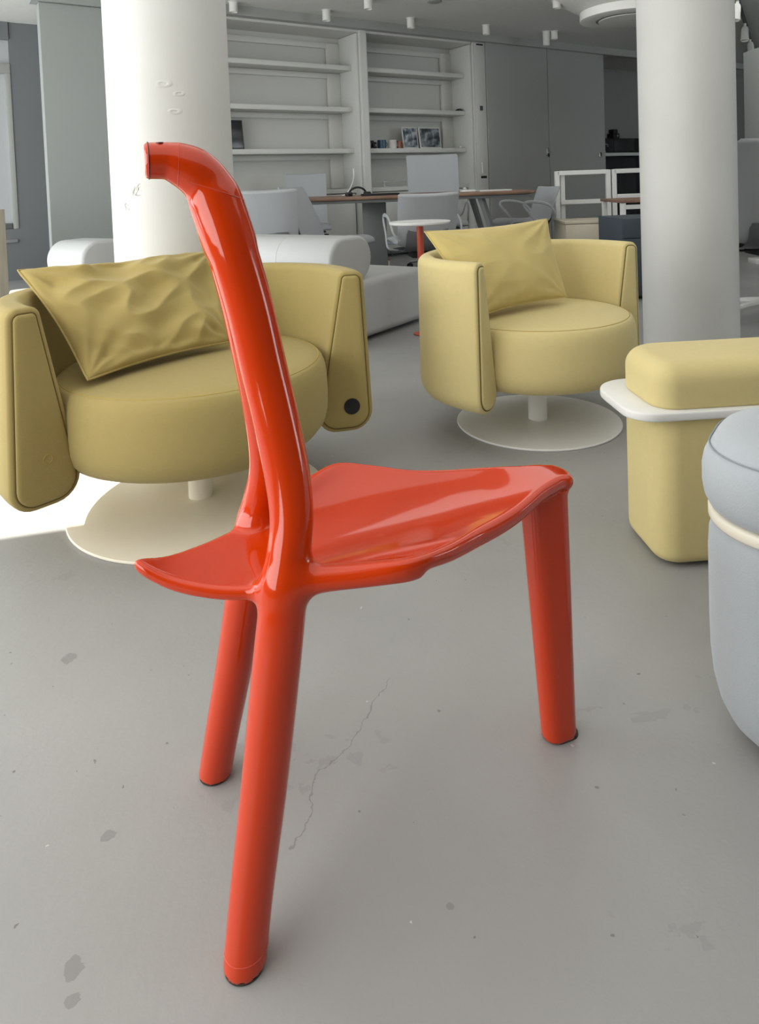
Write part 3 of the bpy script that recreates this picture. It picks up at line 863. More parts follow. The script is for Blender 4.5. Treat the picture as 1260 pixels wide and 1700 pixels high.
def office_chair(label, pos, face, top=.82, w=.45, seat=.44, arms=True, folds=False, leather='grey_leather', recline=.10, base='alu', group='grey office chairs'):
    T = thing('office_chair', label, 'chair', (*cam_to_room(*pos), 0), facing(*face), group)
    L = M[leather]
    bm = bmesh.new()
    slab(bm, [(-.21, seat - .012), (-.19, seat + .022), (-.08, seat + .024), (.08, seat + .014), (.17, seat + .02)], w * 1.02, w * .96, .055, bow=-.012)
    from_bm('seat', bm, L, T, True, 60)
    bm = bmesh.new(); hh = top - seat
    slab(bm, [(.15, seat + .0), (.20, seat + .03), (.225, seat + hh * .25), (.225 + recline * .35, seat + hh * .55), (.225 + recline * .8, seat + hh * .88), (.225 + recline, top)], w * .94, w, .042, bow=-.02)
    bk = from_bm('backrest', bm, L, T, True, 60)
    if folds:
        for q in (.30, .40, .52, .63, .72):
            bm = bmesh.new(); z = seat + hh * (q + .1); y = .200 + recline * (q) * .9
            tube(bm, catmull([(x, y + .003 + .02 * (x / w * 2) ** 2, z + .012 * math.sin(x * 9 + q * 30)) for x in np.linspace(-w * .44, w * .44, 7)], 4), .016, 8, flat=.45)
            from_bm('leather_fold', bm, L, bk)
    bm = bmesh.new(); slab(bm, [(-.17, seat - .035), (0, seat - .03), (.15, seat - .025), (.222, seat + .02), (.245, seat + .12)], w * .8, w * .7, .016)
    from_bm('seat_pan', bm, M['seat_dark'], T, True, 60)
    if arms:
        for s in (-1, 1):
            bm = bmesh.new(); x = s * (w / 2 + .035)
            tube(bm, catmull([(s * w * .42, .06, seat - .03), (x, .05, seat - .01), (x, -.02, seat + .08), (x, -.10, seat + .18), (x, -.06, seat + .215), (x, .08, seat + .205), (x, .17, seat + .17), (x - s * .01, .23, seat + .10), (s * w * .46, .235, seat + .05)], 5), .0135, 8, flat=.55, up=(s, 0, .01))
            from_bm('armrest', bm, M['grey_leather'], T)
    bm = bmesh.new(); box(bm, -.09, .09, -.10, .12, seat - .085, seat - .03, .012); tube(bm, [(.08, -.02, seat - .06), (.2, -.04, seat - .065)], .007, 8)
    from_bm('tilt_mechanism', bm, M['black'], T)
    bm = bmesh.new(); lathe(bm, [(0, .07), (.03, .07), (.03, .2), (.018, .2), (.018, seat - .06), (0, seat - .06)], 20); from_bm('gas_lift', bm, M['black'], T)
    for k in range(5):
        a = 2 * PI * k / 5 + .3; dx, dy = math.cos(a), math.sin(a)
        bm = bmesh.new(); tube(bm, [(dx * .02, dy * .02, .105), (dx * .14, dy * .14, .092), (dx * .30, dy * .30, .068)], [.026, .021, .014], 8)
        sp = from_bm('base_spoke', bm, M[base], T)
        bm = bmesh.new()
        R = Matrix.Translation((dx * .30, dy * .30, .03)) @ Matrix.Rotation(a, 4, 'Z') @ Matrix.Rotation(PI / 2, 4, 'X')
        lathe(bm, [(0, -.022), (.024, -.022), (.0295, -.016), (.0295, .016), (.024, .022), (0, .022)], 20, R)
        tube(bm, [(dx * .30, dy * .30, .03), (dx * .30, dy * .30, .07)], .006, 6)
        from_bm('caster', bm, M['black'], sp)
    return T
office_chair('light grey office chair at far left of the desk, its broad back facing the lounge', (-.91, 5.22), (-.12, 1), .86, .47, arms=False)
office_chair('light grey office chair turned sideways at the left of the desk', (-.40, 5.25), (1, -.30), .87, .44, arms=False, recline=.16)
office_chair('light grey office chair behind the left half of the desk, back only', (-.83, 7.15), (.15, -1), 1.00, .43, arms=False)
office_chair('tall light grey high-backed office chair behind the desk', (.475, 7.02), (.05, -1), 1.15, .54, folds=False)
office_chair('light grey low-back office chair with loop arms behind the coral side table', (.212, 4.98), (-.18, 1), .80, .42)
office_chair('light grey office chair at the right end of the desk seen from its side', (1.26, 6.72), (-1, -.30), .78, .42)
office_chair('big grey leather office chair with white star base beyond the right column', (2.21, 4.12), (.05, 1), 1.05, .58, arms=False, base='white_metal', leather='grey_leather', seat=.47)

# long desk
cx, cy = cam_to_room(-.13, 6.08)
DK = thing('desk', 'long brown wood-topped meeting desk on splayed grey legs', 'desk', (cx, cy, 0), -SY)
out = []
L_, Wd = 1.33, .50
for k in range(17): out.append((-L_ + 2 * L_ * k / 16, -Wd + .10 * ((k / 8 - 1) ** 2)))
for k in range(17): out.append((L_ - 2 * L_ * k / 16, Wd - .10 * ((k / 8 - 1) ** 2)))
out = fillet(out, [.12 if i in (0, 16, 17, 33) else 0 for i in range(34)], 5)
bm = bmesh.new(); prism(bm, out, .752, .776, (.012, .003), 3); from_bm('desktop', bm, M['walnut'], DK, True, 40)
bm = bmesh.new(); prism(bm, inset_poly(out, .03), .728, .7525, .004, 2); from_bm('apron', bm, M['grey_metal'], DK)
for sx in (-1, 1):
    for sy in (-1, 1):
        bm = bmesh.new(); tube(bm, [(sx * .88, sy * .34, .735), (sx * 1.09, sy * .42, 0)], [.030, .021], 4)
        from_bm('leg', bm, M['grey_metal'], DK)
boxo('cable_pedestal', -.10, .10, -.16, .16, 0, .735, M['grey_metal'], DK, .004)
# things on the desk
def desk_pt(x, y): 
    return (*cam_to_room(-.13 + x * 1.04, 6.08 + y), .7762)
def on_desk(name, label, cat, x, y, rz=0.0, group=None):
    return thing(name, label, cat, desk_pt(x, y), rz - SY, group)
t = on_desk('laptop', 'closed black laptop near the middle of the desk', 'laptop', .05, -.05, .1)
boxo('base', -.16, .16, -.11, .11, 0, .010, M['black'], t); boxo('lid', -.16, .16, -.11, .11, .0105, .017, M['black'], t)
t = on_desk('headset', 'black headset lying on the desk beside the laptop', 'headset', -.13, .05, .4)
bm = bmesh.new(); tube(bm, [(.08 * math.cos(a), .02, .012 + .062 * math.sin(a)) for a in np.linspace(0, PI, 14)], .009, 8); from_bm('band', bm, M['black'], t)
for s in (-1, 1):
    bm = bmesh.new(); lathe(bm, [(0, 0), (.03, 0), (.034, .01), (.034, .026), (.026, .034), (0, .034)], 20, Matrix.Translation((s * .085, .01, 0))); from_bm('ear_pad', bm, M['black'], t)
t = on_desk('notebook', 'brown notebook on the desk near the laptop', 'book', .42, -.30, .2); boxo('cover', -.14, .14, -.07, .07, 0, .010, mat('brown_leather', rgb(96, 66, 52), rough=.6), t)
t = on_desk('telephone', 'small white desk gadget on the right part of the desk', 'gadget', .78, -.02, .2)
boxo('body', -.06, .06, -.04, .04, 0, .018, M['white_metal'], t, .006)
bm = bmesh.new(); lathe(bm, [(0, .018), (.018, .018), (.02, .03), (.012, .04), (0, .042)], 16, Matrix.Translation((-.03, 0, 0))); from_bm('dial', bm, M['alu'], t)
t = on_desk('paper_stack', 'flat white stack of paper at the right part of the desk', 'paper', 1.0, 0.05, .1); boxo('sheets', -.14, .14, -.10, .10, 0, .010, M['mat_white'], t, .001)
t = on_desk('cable', 'thin white cable standing up from the desk', 'cable', -.22, .20)
bm = bmesh.new(); tube(bm, catmull([(-.06, 0, .004), (-.02, 0, .02), (.03, .01, .10), (.05, 0, .17), (.05, 0, .24)], 6), .004, 6); from_bm('wire', bm, M['white_metal'], t)
# pale box on the office floor
px, py = cam_to_room(-.10, 6.85)
t = thing('storage_box', 'small pale wooden box with copper lid on the floor behind the desk', 'box', (px, py, 0), -SY + .1)
boxo('crate', -.075, .075, -.11, .11, 0, .13, M['ash'], t, .004); boxo('lid', -.078, .078, -.114, .114, .131, .142, M['copper'], t)

# ---- storage pieces right of the desk
def frame_bars(name, bars, r, m, parent):
    bm = bmesh.new()
    for a, b in bars:
        a, b = Vector(a), Vector(b); d = (b - a); q = d.to_track_quat('Z', 'Y').to_matrix().to_4x4(); q.translation = a
        box(bm, -r, r, -r, r, 0, d.length, .003, 1, q)
    return from_bm(name, bm, m, parent)
p = cam_to_room(1.70, 7.10)
t = thing('metal_rack', 'white square-tube rack frame behind the pale drawer cabinet', 'rack', (*p, 0), -SY)
r_ = .022
for nm, bars in (('upright', [((0, 0, 0), (0, 0, .93))]), ('upright', [((.515, 0, 0), (.515, 0, .93))]), ('upright', [((.575, 0, 0), (.575, 0, .93))]), ('upright', [((1.07, 0, 0), (1.07, 0, .93))]),
                 ('inner_upright', [((.062, .04, 0), (.062, .04, .91))]),
                 ('top_rail', [((0, 0, .91), (.515, 0, .91))]), ('top_rail', [((.575, 0, .91), (1.07, 0, .91))]),
                 ('middle_rail', [((.03, 0, .615), (.50, 0, .615))]), ('middle_rail', [((.6, 0, .655), (1.05, 0, .655))])):
    frame_bars(nm, bars, r_, M['white_metal'], t)
p = cam_to_room(1.61, 6.45)
t = thing('drawer_cabinet', 'pale wood drawer cabinet with a small lock beside the right column', 'cabinet', (*p, 0), -SY)
boxo('carcass', 0, .43, .02, .44, 0, .435, M['ash'], t); boxo('cabinet_top', -.005, .435, 0, .45, .437, .462, M['ash'], t)
for z0, z1 in ((.245, .432), (.03, .238)):
    d = boxo('drawer', .003, .427, 0, .018, z0, z1, M['ash'], t)
    if z0 > .2:
        boxo('lock', .335, .385, -.006, 0, z1 - .052, z1 - .022, M['white_metal'], d, .002); 
p = cam_to_room(1.89, 5.75)
t = thing('side_desk', 'small oak-topped desk with white square legs beside the right column', 'desk', (*p, 0), -SY)
boxo('desktop', 0, .74, 0, .55, .645, .668, M['walnut'], t)
for x in (.03, .70):
    for y in (.03, .52):
        boxo('leg', x - .02, x + .02, y - .02, y + .02, 0, .645, M['white_metal'], t)
frame_bars('rail', [((.03, .03, .61), (.72, .03, .61))], .018, M['white_metal'], t)
p = cam_to_room(1.62, 4.90)
t = thing('storage_cabinet', 'dark slate blue cabinet standing behind the right column', 'cabinet', (*p, 0), -SY + .12)
boxo('carcass', 0, .55, 0, .40, .02, .575, M['navy'], t)
boxo('lower_door', .003, .547, -.016, -.001, .03, .43, M['navy'], t); boxo('upper_door', .003, .547, -.016, -.001, .436, .572, M['navy'], t)
boxo('plinth', .03, .52, .03, .37, 0, .02, M['black'], t)

# pale wood framed cabinet at the left edge
p = cam_to_room(-2.71, 4.45)
t = thing('wood_cabinet', 'pale wood framed grey cabinet at the left edge of the room', 'cabinet', (*p, 0), -SY)
boxo('carcass', -.6, .02, 0, .4, 0, .46, M['shelf'], t); boxo('side_panel', .022, .045, -.01, .42, 0, .80, M['ash'], t)
boxo('back_panel', -.6, .02, .38, .4, .462, .79, M['shelf_back'], t)
# ------------------------------------------------------------------ the room
CZ = 2.68
def sbox(name, x0, x1, y0, y1, z0, z1, m, bev=0.0):
    return struct(boxo(name, x0, x1, y0, y1, z0, z1, m, None, bev, 1))
sbox('floor', -2.1, 15, -4, 9.5, -.1, 0, M['floor'])
sbox('ceiling', -2.1, 15, -4, 9.5, CZ, CZ + .2, M['ceil'])

# back wall: two shelf niches, a service panel, two tall doors and a dark recess
YB = 6.7
sbox('wall_back', 1.9, 8.31, 7.12, 7.24, 0, CZ, M['shelf_back'])
sbox('trim_1', 2.1, 12.0, 6.60, 6.70, 2.585, CZ, M['door'])                     # soffit band
sbox('trim_2', 1.9, 5.84, 6.70, 7.12, 2.56, 2.60, M['shelf'])                  # niche heads
def bookcase(label, x0, x1, lv, side_right):
    T = thing('bookcase', label, 'bookcase', (x0, 6.75, 0), 0)
    W = x1 - x0
    boxo('side_panel', -.0, .03, -.03, .36, .0, 2.555, M['shelf'], T)
    boxo('side_panel', W - .03, W, -.03, .36, .0, 2.555, M['shelf'], T)
    for z in lv:
        boxo('shelf', .031, W - .031, .08, .334, z - .052, z, M['shelf'], T, .003)
    boxo('counter', .031, W - .031, .06, .334, .775, .825, M['shelf'], T)
    # framed backing strips
    zz = [.83] + list(lv) + [2.55]
    for a, b in zip(zz, zz[1:]):
        boxo('back_frame', W - .20, W - .031, .335, .36, a, b - .055, M['shelf'], T, .001)
        boxo('back_frame', .031, W - .20, .335, .36, b - .115, b - .055, M['shelf'], T, .001)
    for k in range(2):
        d = boxo('cupboard_door', .04 + k * (W - .08) / 2, .03 + (k + 1) * (W - .08) / 2, .07, .088, .10, .765, M['shelf'], T, .003)
    return T
bookcase('light grey bookcase bay at left with a dark frame on its third shelf', 2.10, 4.20, (1.277, 1.742, 2.207), True)
bookcase('light grey bookcase bay at right holding mugs and two small pictures', 4.288, 5.86, (1.277, 1.742, 2.207), True)
sbox('trim_3', 4.202, 4.286, 6.68, 7.12, 0, 2.585, M['shelf'], .003)           # partition between bays
sbox('wall_panel', 5.862, 6.05, 6.685, 7.12, 0, 2.585, M['shelf'], .002)
T = thing('service_panel', 'narrow pale wall panel with a slot, handle and black plate', 'panel', (5.862, 6.684, 0), 0)
boxo('face', .006, .182, -.012, -.001, .0, 2.58, M['shelf'], T, .002)
boxo('slot', .04, .15, -.018, -.012, 2.545, 2.565, M['black'], T, .002)
bm = bmesh.new(); tube(bm, [(.09, -.02, 1.735), (.09, -.02, 1.79)], .019, 12); from_bm('sensor', bm, M['black'], T)
bm = bmesh.new(); tube(bm, [(.068, -.03, .945), (.068, -.03, 1.085)], .011, 10); tube(bm, [(.068, -.03, .96), (.068, -.01, .96)], .006, 8); tube(bm, [(.068, -.03, 1.07), (.068, -.01, 1.07)], .006, 8); from_bm('handle', bm, M['lamp_white'], T)
boxo('label_plate', .055, .15, -.018, -.012, .885, .915, M['black'], T, .002)

for i, (x0, x1) in enumerate(((6.055, 7.145), (7.155, 8.30))):
    D_o = sbox('door_%d' % (i + 1), x0, x1, 6.66, 6.705, .01, 2.655, M['door'], .002)
    xh = x1 - .035 if i == 0 else x1 - .12
    if i == 0: bm = bmesh.new(); box(bm, xh - .028, xh + .028, 6.645, 6.66, 1.16, 1.26, .005)
    else: bm = bmesh.new(); box(bm, xh - .028, xh + .028, 6.645, 6.66, 1.12, 1.19, .005)
    h_ = from_bm('door_handle', bm, M['alu'], D_o)
    bm = bmesh.new(); box(bm, xh - .012, xh + .012, 6.638, 6.6455, 1.14, 1.19, .003); from_bm('lock', bm, M['black'], h_)
sbox('wall_pier', 8.31, 8.35, 6.70, 7.9, 0, CZ, M['wall_dark'])
# recess with dark pantry
sbox('wall_recess', 8.31, 15, 7.9, 8.0, 0, CZ, M['wall_dark'])
sbox('wall_right', 14.4, 14.5, -4, 8.0, 0, CZ, M['wall_dark'])
T = thing('pantry_cabinet', 'black cabinet with a white shelf in the dark recess beside the doors', 'cabinet', (9.0, 7.40, 0), 0)
boxo('carcass', 0, 2.2, .12, .48, 0, 1.46, M['black'], T); boxo('shelf', 0, 2.2, 0, .115, 1.165, 1.215, M['shelf'], T); boxo('upper_door', .02, .55, .10, .118, 1.23, 1.45, M['screen'], T)
boxo('upper_door', .57, 1.1, .10, .118, 1.23, 1.45, M['screen'], T); boxo('lower_door', .02, 1.1, .08, .118, .05, 1.15, M['screen'], T)
T = thing('coffee_grinder', 'small black appliance on top of the black cabinet', 'appliance', (9.68, 7.60, 1.4605), 0)
boxo('body', -.08, .08, -.07, .07, 0, .08, M['black'], T, .01); boxo('hopper', -.055, .055, -.055, .055, .081, .15, M['black'], T, .012)
bm = bmesh.new(); lathe(bm, [(0, 0), (.018, 0), (.018, .006), (0, .006)], 16, Matrix.Translation((.02, -.071, .04)) @ Matrix.Rotation(PI / 2, 4, 'X')); from_bm('dial', bm, M['alu'], T)
T = thing('tap', 'small dark tap by the white shelf in the recess', 'tap', (9.22, 7.45, 1.2155), 0)
bm = bmesh.new(); tube(bm, catmull([(0, 0, 0), (0, 0, .1), (.03, -.01, .14), (.09, -.02, .13), (.1, -.02, .10)], 5), .011, 8); from_bm('spout', bm, M['grey_metal'], T)
boxo('base', -.03, .05, -.03, .03, 0, .03, M['grey_metal'], T, .006)

# far right: pale partition
p = cam_to_room(3.83, 7.05)
T = thing('partition_block', 'tall pale grey partition block under the spotlights at right', 'partition', (*p, 0), -SY)
boxo('face', 0, 1.6, 0, .5, .08, 2.12, M['wall_light'], T, .004); boxo('plinth', .02, 1.58, .02, .48, 0, .08, M['black'], T)
p = cam_to_room(3.1, 6.55)
T = thing('screen_divider', 'low dark-edged divider screen behind the big grey office chair', 'divider', (*p, 0), -SY)
boxo('panel', .28, 1.9, 0, .03, .12, 1.12, M['door_dark'], T); boxo('top_edge', .28, 1.9, -.01, .04, 1.121, 1.155, M['black'], T)
boxo('floor_rail', .28, 1.9, -.06, .09, 0, .045, M['white_metal'], T); 

# left: pale wall panel, dark wall beyond with a window
sbox('wall_panel_left', .955, 2.098, 6.55, 6.68, 0, 2.505, M['wall_light'], .003)
sbox('trim_5', .90, 2.098, 6.52, 6.68, 2.508, CZ, M['wall_light'])
sbox('wall_far', -2.1, -.15, 8.26, 8.4, 0, CZ, M['wall_mid']); sbox('wall_far_side', .90, 2.0, 8.26, 8.4, 0, CZ, M['wall_mid'])
sbox('wall_far_sill', -.15, .90, 8.26, 8.4, 0, .54, M['wall_mid']); sbox('trim_6', -.15, .90, 8.24, 8.4, 2.50, CZ, M['wall_mid'])
sbox('wall_side', 1.95, 2.06, 6.70, 8.4, 0, CZ, M['wall_dark'])
sbox('window_1', -.15, .90, 8.30, 8.34, .541, 2.499, M['blind'])
bpy.data.objects['window_1'].name = 'window_1'
Wn = bpy.data.objects['window_1']
boxo('window_frame', -.15, .90, 8.25, 8.298, 2.15, 2.25, M['door'], Wn, .002); boxo('window_frame', .85, .90, 8.25, 8.298, .541, 2.149, M['door'], Wn, .002)
boxo('sill_bar', -.15, .84, 8.25, 8.298, .545, .60, M['alu'], Wn, .002)
sbox('trim_7', .62, .88, 8.235, 8.259, .40, .43, M['alu'])

# columns
def column(name, label, x, y, r, m, cat='column'):
    bm = bmesh.new(); lathe(bm, [(r, 0), (r, .6), (r, 1.2), (r, 1.8), (r, CZ)], 128)
    o = from_bm(name, bm, m, None, True, 60); o.location = (x, y, 0)
    return tag(o, label, cat)
cl = column('concrete_column', 'thick white concrete column with pits and scars behind the large armchair', .858, 2.79, .233, M['col_cast'])
cr_ = column('painted_column', 'smooth white round column at right beside the armchair', 3.262, 2.11, .229, M['col_smooth'])
# chipped scars on the cast column (raised lips around small pits)
for (ang_, z, s) in ((-2.13, 1.98, 1.0), (-1.95, 1.28, .7), (-1.80, 1.18, .6), (-1.72, 1.245, .5), (-2.3, 1.62, .4), (-1.86, .92, .5)):
    bm = bmesh.new()
    lathe(bm, [(0, -.001), (.008 * s, -.001), (.012 * s, .0022 * s), (.020 * s, .0015), (.028 * s, -.0008)], 24,
          Matrix.Translation((.233 * math.cos(ang_), .233 * math.sin(ang_), z)) @ Vector((math.cos(ang_), math.sin(ang_), 0)).to_track_quat('Z', 'Y').to_matrix().to_4x4() @ Matrix.Diagonal((1.6, .8, 1, 1)))
    for v in bm.verts: v.co += Vector((0, 0, .004 * s * noise.noise(v.co * 90)))
    from_bm('chipped_scar', bm, M['col_cast'], cl)

# ---- things on the shelves
def picture(label, x, w, h, m, tilt=.14, y=6.93, z=1.2772, rim=M['mat_white'], mt='shelf'):
    T = thing('picture_frame', label, 'picture', (x, y, z), 0); T.rotation_euler = (-tilt, 0, 0); T.location.z += .003
    boxo('frame', -w / 2, w / 2, 0, .014, .0, h, rim, T, .002)
    boxo('print', -w / 2 + .014, w / 2 - .014, -.002, .0, .014, h - .014, m, T, .0005)
    return T
picture('small upright picture in a pale frame on the right bay shelf', 5.04, .225, .262, M['art_blue'])
picture('wide picture in a pale frame at the right of the other picture', 5.345, .33, .262, M['art_sea'])
T = picture('black framed picture leaning on the left bay shelf beside the column', 2.71, .36, .31, M['screen'], rim=M['black'])
T = thing('camera', 'small black camera at the left end of the right bay shelf', 'camera', (4.45, 6.90, 1.2772), .1)
boxo('body', -.055, .055, -.03, .03, 0, .075, M['black'], T, .008); boxo('viewfinder', -.02, .02, -.02, .02, .076, .095, M['black'], T, .004)
bm = bmesh.new(); lathe(bm, [(0, 0), (.026, 0), (.026, .03), (.02, .034), (0, .03)], 20, Matrix.Translation((0, -.03, .037)) @ Matrix.Rotation(PI / 2, 4, 'X')); from_bm('lens', bm, M['screen'], T)
def mug(label, x, m, r=.052, h=.10):
    T = thing('mug', label, 'mug', (x + .075, 6.90, 1.2772), 0)
    bm = bmesh.new(); lathe(bm, [(0, 0), (r - .004, 0), (r, .004), (r, h), (r - .004, h), (r - .004, .006), (0, .006)], 32); from_bm('cup', bm, m, T)
    bm = bmesh.new(); tube(bm, [(r - .002 + .026 * math.sin(a), 0, h * .5 + .028 * math.cos(a)) for a in np.linspace(.15, PI - .15, 10)], .005, 6); from_bm('handle', bm, m, T)
mug('blue enamel mug on the right bay shelf', 4.515, M['mug_blue'])
mug('white mug between the blue mug and the copper tumbler', 4.665, M['mug_white'])
mug('small copper tumbler beside the white mug', 4.765, M['copper'], .026, .09)
T = thing('bracket', 'small black box on the right end of the second shelf', 'box', (5.76, 6.87, 1.7422), 0); boxo('case', -.035, .035, -.03, .03, 0, .02, M['black'], T, .003); boxo('cap', -.02, .02, -.02, .02, .0201, .03, M['black'], T, .003)
T = thing('knob', 'tiny white bead on the right end of the picture shelf', 'ornament', (5.76, 6.87, 1.2772), 0)
bm = bmesh.new(); bmesh.ops.create_uvsphere(bm, u_segments=16, v_segments=10, radius=.016, matrix=Matrix.Translation((0, 0, .016))); from_bm('ball', bm, M['mug_white'], T)
T = thing('wire_stand', 'low wire stand on the right bay counter', 'stand', (4.80, 6.90, .8295), 0)
bm = bmesh.new()
for a, b in (((-.2, 0, 0), (-.2, 0, .06)), ((-.2, 0, .06), (.12, 0, .06)), ((.12, 0, .06), (.12, 0, 0)), ((.2, 0, 0), (.2, 0, .05)), ((.2, 0, .05), (.3, 0, .05)), ((.3, 0, .05), (.3, 0, 0)), ((-.2, .0, .003), (.3, 0, .003))): tube(bm, [a, b], .006, 6)
from_bm('wire', bm, M['alu'], T)

# ---- ceiling lights
def downlight(x, y, h, where, r=.042):
    T = thing('ceiling_downlight', 'small white cylinder downlight ' + where, 'ceiling light', (x, y, CZ), 0, 'white cylinder downlights')
    bm = bmesh.new(); lathe(bm, [(r + .008, 0), (r + .008, -.006), (r, -.008), (r, -h), (r - .006, -h), (r - .010, -h + .02), (0, -h + .02)], 24); from_bm('housing', bm, M['lamp_white'], T)
    bm = bmesh.new(); lathe(bm, [(0, -h + .018), (r - .010, -h + .018), (r - .010, -h + .0165), (0, -h + .0165)], 20); from_bm('reflector', bm, M['shelf_back'], T)
downlight(2.66, 6.50, .10, 'at the ceiling right beside the left column')
downlight(3.63, 6.40, .11, 'over the left bookcase bay')
downlight(4.64, 6.31, .11, 'over the right bookcase bay')
downlight(5.67, 6.22, .11, 'over the narrow wall panel')
downlight(6.62, 6.17, .17, 'over the gap between the doors, the longest one')
downlight(6.71, 6.12, .10, 'just right of the longest one')
downlight(3.78, 5.83, .10, 'at the top edge above the bookcase partition')
downlight(5.50, 4.97, .10, 'at the top edge beside the round ceiling drum')
bm = bmesh.new(); lathe(bm, [(0, 0), (.075, 0), (.075, -.004), (.05, -.014), (0, -.016)], 32)
sd = from_bm('smoke_detector', bm, M['wall_light'], None); sd.location = (4.44, 5.62, CZ); tag(sd, 'flat round smoke detector on the ceiling', 'smoke detector')
p = cam_to_room(2.43, 7.05)
T = thing('ceiling_drum', 'white flared round ceiling drum with a ring rim left of the right column', 'ceiling light', (*p, 0), 0)
bm = bmesh.new(); lathe(bm, [(.74, CZ), (.72, CZ - .01), (.45, 2.50), (.43, 2.50), (.43, CZ)], 72); from_bm('flared_body', bm, M['lamp_white'], T)
bm = bmesh.new(); lathe(bm, [(.43, 2.51), (.455, 2.50), (.455, 2.42), (.44, 2.412), (.30, 2.412), (.30, 2.44), (0, 2.44)], 72); from_bm('rim', bm, M['lamp_white'], T)
bm = bmesh.new(); lathe(bm, [(0, 2.415), (.265, 2.415), (.275, 2.408), (.275, 2.400), (.26, 2.398), (0, 2.398)], 64); from_bm('centre_disc', bm, M['lamp_white'], T)
# track with spots at far right
T = thing('lighting_track', 'black ceiling track running to the back at far right', 'track', (0, 0, CZ), 0)
bm = bmesh.new()
a, b = Vector((6.4, 3.66, -.012)), Vector((13.0, 6.9, -.012)); d = b - a; q = Matrix.Translation(a) @ Matrix.Rotation(math.atan2(d.y, d.x), 4, 'Z')
box(bm, 0, d.length, -.018, .018, -.012, .012, 0, 1, q); from_bm('rail', bm, M['black'], T)
def spot(u, v, x, y, drop):
    T = thing('track_spotlight', 'white spotlight hanging from the black track ' + u, 'ceiling light', (x, y, CZ - .025), v, 'white track spotlights')
    bm = bmesh.new(); tube(bm, [(0, 0, 0), (0, 0, -.06)], .016, 10); from_bm('stem', bm, M['lamp_white'], T)
    R = Matrix.Translation((-.02, 0, -.10 - drop)) @ Matrix.Rotation(.22, 4, 'Y')
    bm = bmesh.new(); lathe(bm, [(0, .06), (.03, .055), (.040, .03), (.044, -.08), (.048, -.10), (.048, -.12), (.04, -.12), (.036, -.10), (0, -.10)], 24, R); from_bm('lamp_head', bm, M['lamp_white'], T)
d = d.normalized()
for k, (s, w) in enumerate(((.95, 'nearest'), (2.35, 'second'), (3.6, 'third'), (4.3, 'fourth'), (5.0, 'fifth'), (5.7, 'farthest'))):
    q = a + d * s; spot('%s of the row' % w, .4 * k, q.x, q.y, .0)

# ---- window wall at the left, outside the picture: posts, rails and panes
gl, nt, b_ = nodes_of('window_glass'); b_.inputs['Base Color'].default_value = (1, 1, 1, 1); b_.inputs['Roughness'].default_value = 0; b_.inputs['Transmission Weight'].default_value = 1; b_.inputs['IOR'].default_value = 1.02
XW = -2.0
sbox('wall_left', XW - .1, XW, -4, 2.86, 0, CZ, M['wall_light'])
sbox('wall_left_head', XW - .1, XW, 2.87, 8.3, 2.45, CZ, M['wall_light'])
for k, y in enumerate((4.9, 7.0)):
    sbox('trim_%d' % (k + 8), XW - .1, XW, y, y + .10, 0, 2.45, M['wall_light'])
sbox('wall_behind', -2.1, 14.5, -4.1, -4, 0, CZ, M['wall_mid'])
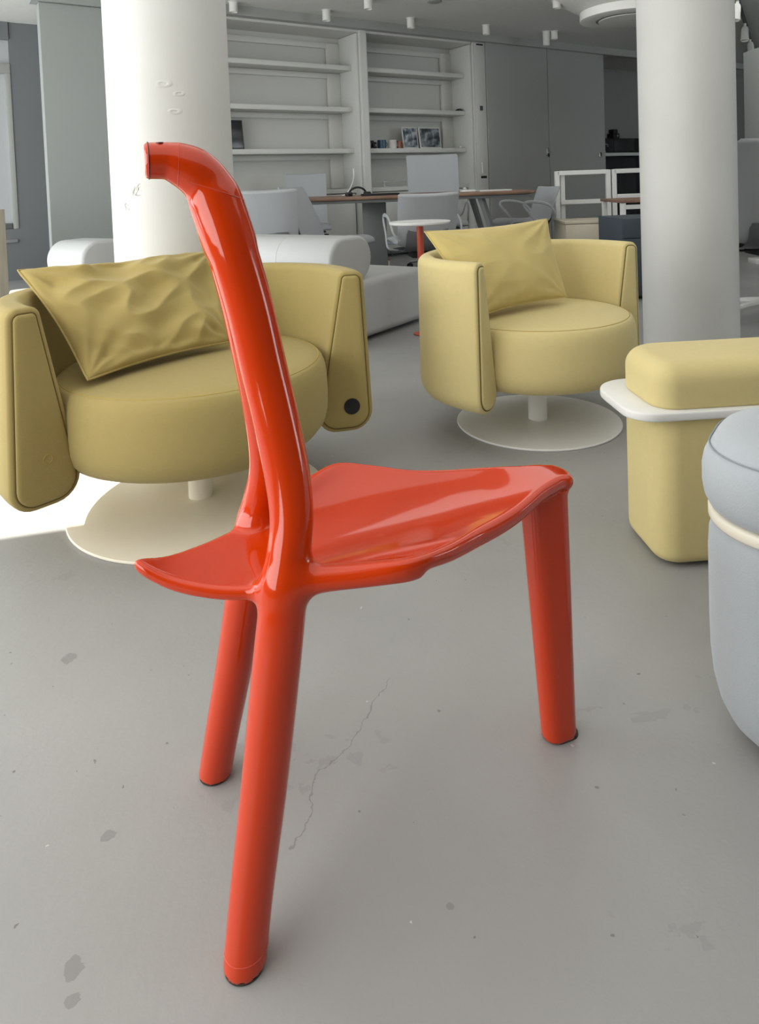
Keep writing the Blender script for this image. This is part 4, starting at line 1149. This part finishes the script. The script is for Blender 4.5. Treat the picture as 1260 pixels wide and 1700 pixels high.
# ------------------------------------------------------------------ light
W = bpy.data.worlds.new('sky'); SC.world = W; W.use_nodes = True
bg = W.node_tree.nodes['Background']; bg.inputs['Color'].default_value = (.86, .93, 1.0, 1); bg.inputs['Strength'].default_value = .85
def area(name, loc, rot, sx, sy, power, col=(1, 1, 1)):
    l = bpy.data.lights.new(name, 'AREA'); l.shape = 'RECTANGLE'; l.size = sx; l.size_y = sy; l.energy = power; l.color = col
    o = bpy.data.objects.new(name, l); COL.objects.link(o); o.location = loc; o.rotation_euler = rot
    return o
sun = bpy.data.lights.new('sun', 'SUN'); sun.energy = 14; sun.angle = .009; sun.color = (1, .95, .86)
so = bpy.data.objects.new('sun', sun); COL.objects.link(so)
dirn = Vector((.94, -.34, -.80)).normalized()
so.rotation_euler = (-dirn).to_track_quat('Z', 'Y').to_euler()
area('blind_light', (XW + .05, 1.3, 1.35), (0, -PI / 2, 0), 2.0, 2.9, 78, (1.0, .99, .97))
area('window_light', (XW - .15, 5.5, 1.3), (0, -PI / 2, 0), 2.4, 5.2, 135, (.93, .97, 1.0))
area('far_window_light', (10.5, -3.8, 1.5), (-PI / 2, 0, 0), 5.0, 2.2, 720, (.95, .98, 1.0))  # added fill to brighten the ceiling and back area, no window here
area('ceiling_light', (1.8, .6, CZ - .04), (0, 0, 0), 5.0, 4.0, 42, (1, .985, .96))  # added downward fill over the foreground, no ceiling fitting behind it
area('office_ceiling_light', (5.0, 3.9, CZ - .04), (0, 0, 0), 5.0, 2.0, 30, (1, .99, .97))  # added fill above the office zone, not an actual luminaire

# ------------------------------------------------------------------ camera
cam = bpy.data.cameras.new('camera'); co = bpy.data.objects.new('camera', cam); COL.objects.link(co)
Fp, pit, rol, cyp, sxp = 1166.9, .0397, .0367, 346.0, 16.6
f = Vector((0, math.cos(pit), -math.sin(pit))); x = Vector((1, 0, 0)); dn = f.cross(x)
xr = x * math.cos(rol) + dn * math.sin(rol); dr = -x * math.sin(rol) + dn * math.cos(rol)
Rz = Matrix.Rotation(-SY, 3, 'Z')
xr, dr, f = Rz @ xr, Rz @ dr, Rz @ f
mw = Matrix(((xr.x, -dr.x, -f.x, 0), (xr.y, -dr.y, -f.y, 0), (xr.z, -dr.z, -f.z, .9), (0, 0, 0, 1)))
co.matrix_world = mw
cam.sensor_fit = 'VERTICAL'; cam.sensor_height = 36; cam.sensor_width = 36; cam.lens = Fp / 1700 * 36
cam.shift_x = -sxp / 1700; cam.shift_y = -(850 - cyp) / 1700
cam.clip_start = .05; cam.clip_end = 60
SC.camera = co
SC.view_settings.view_transform = 'Standard'; SC.view_settings.look = 'None'
SC.view_settings.exposure = 0.12; SC.view_settings.gamma = 1.0
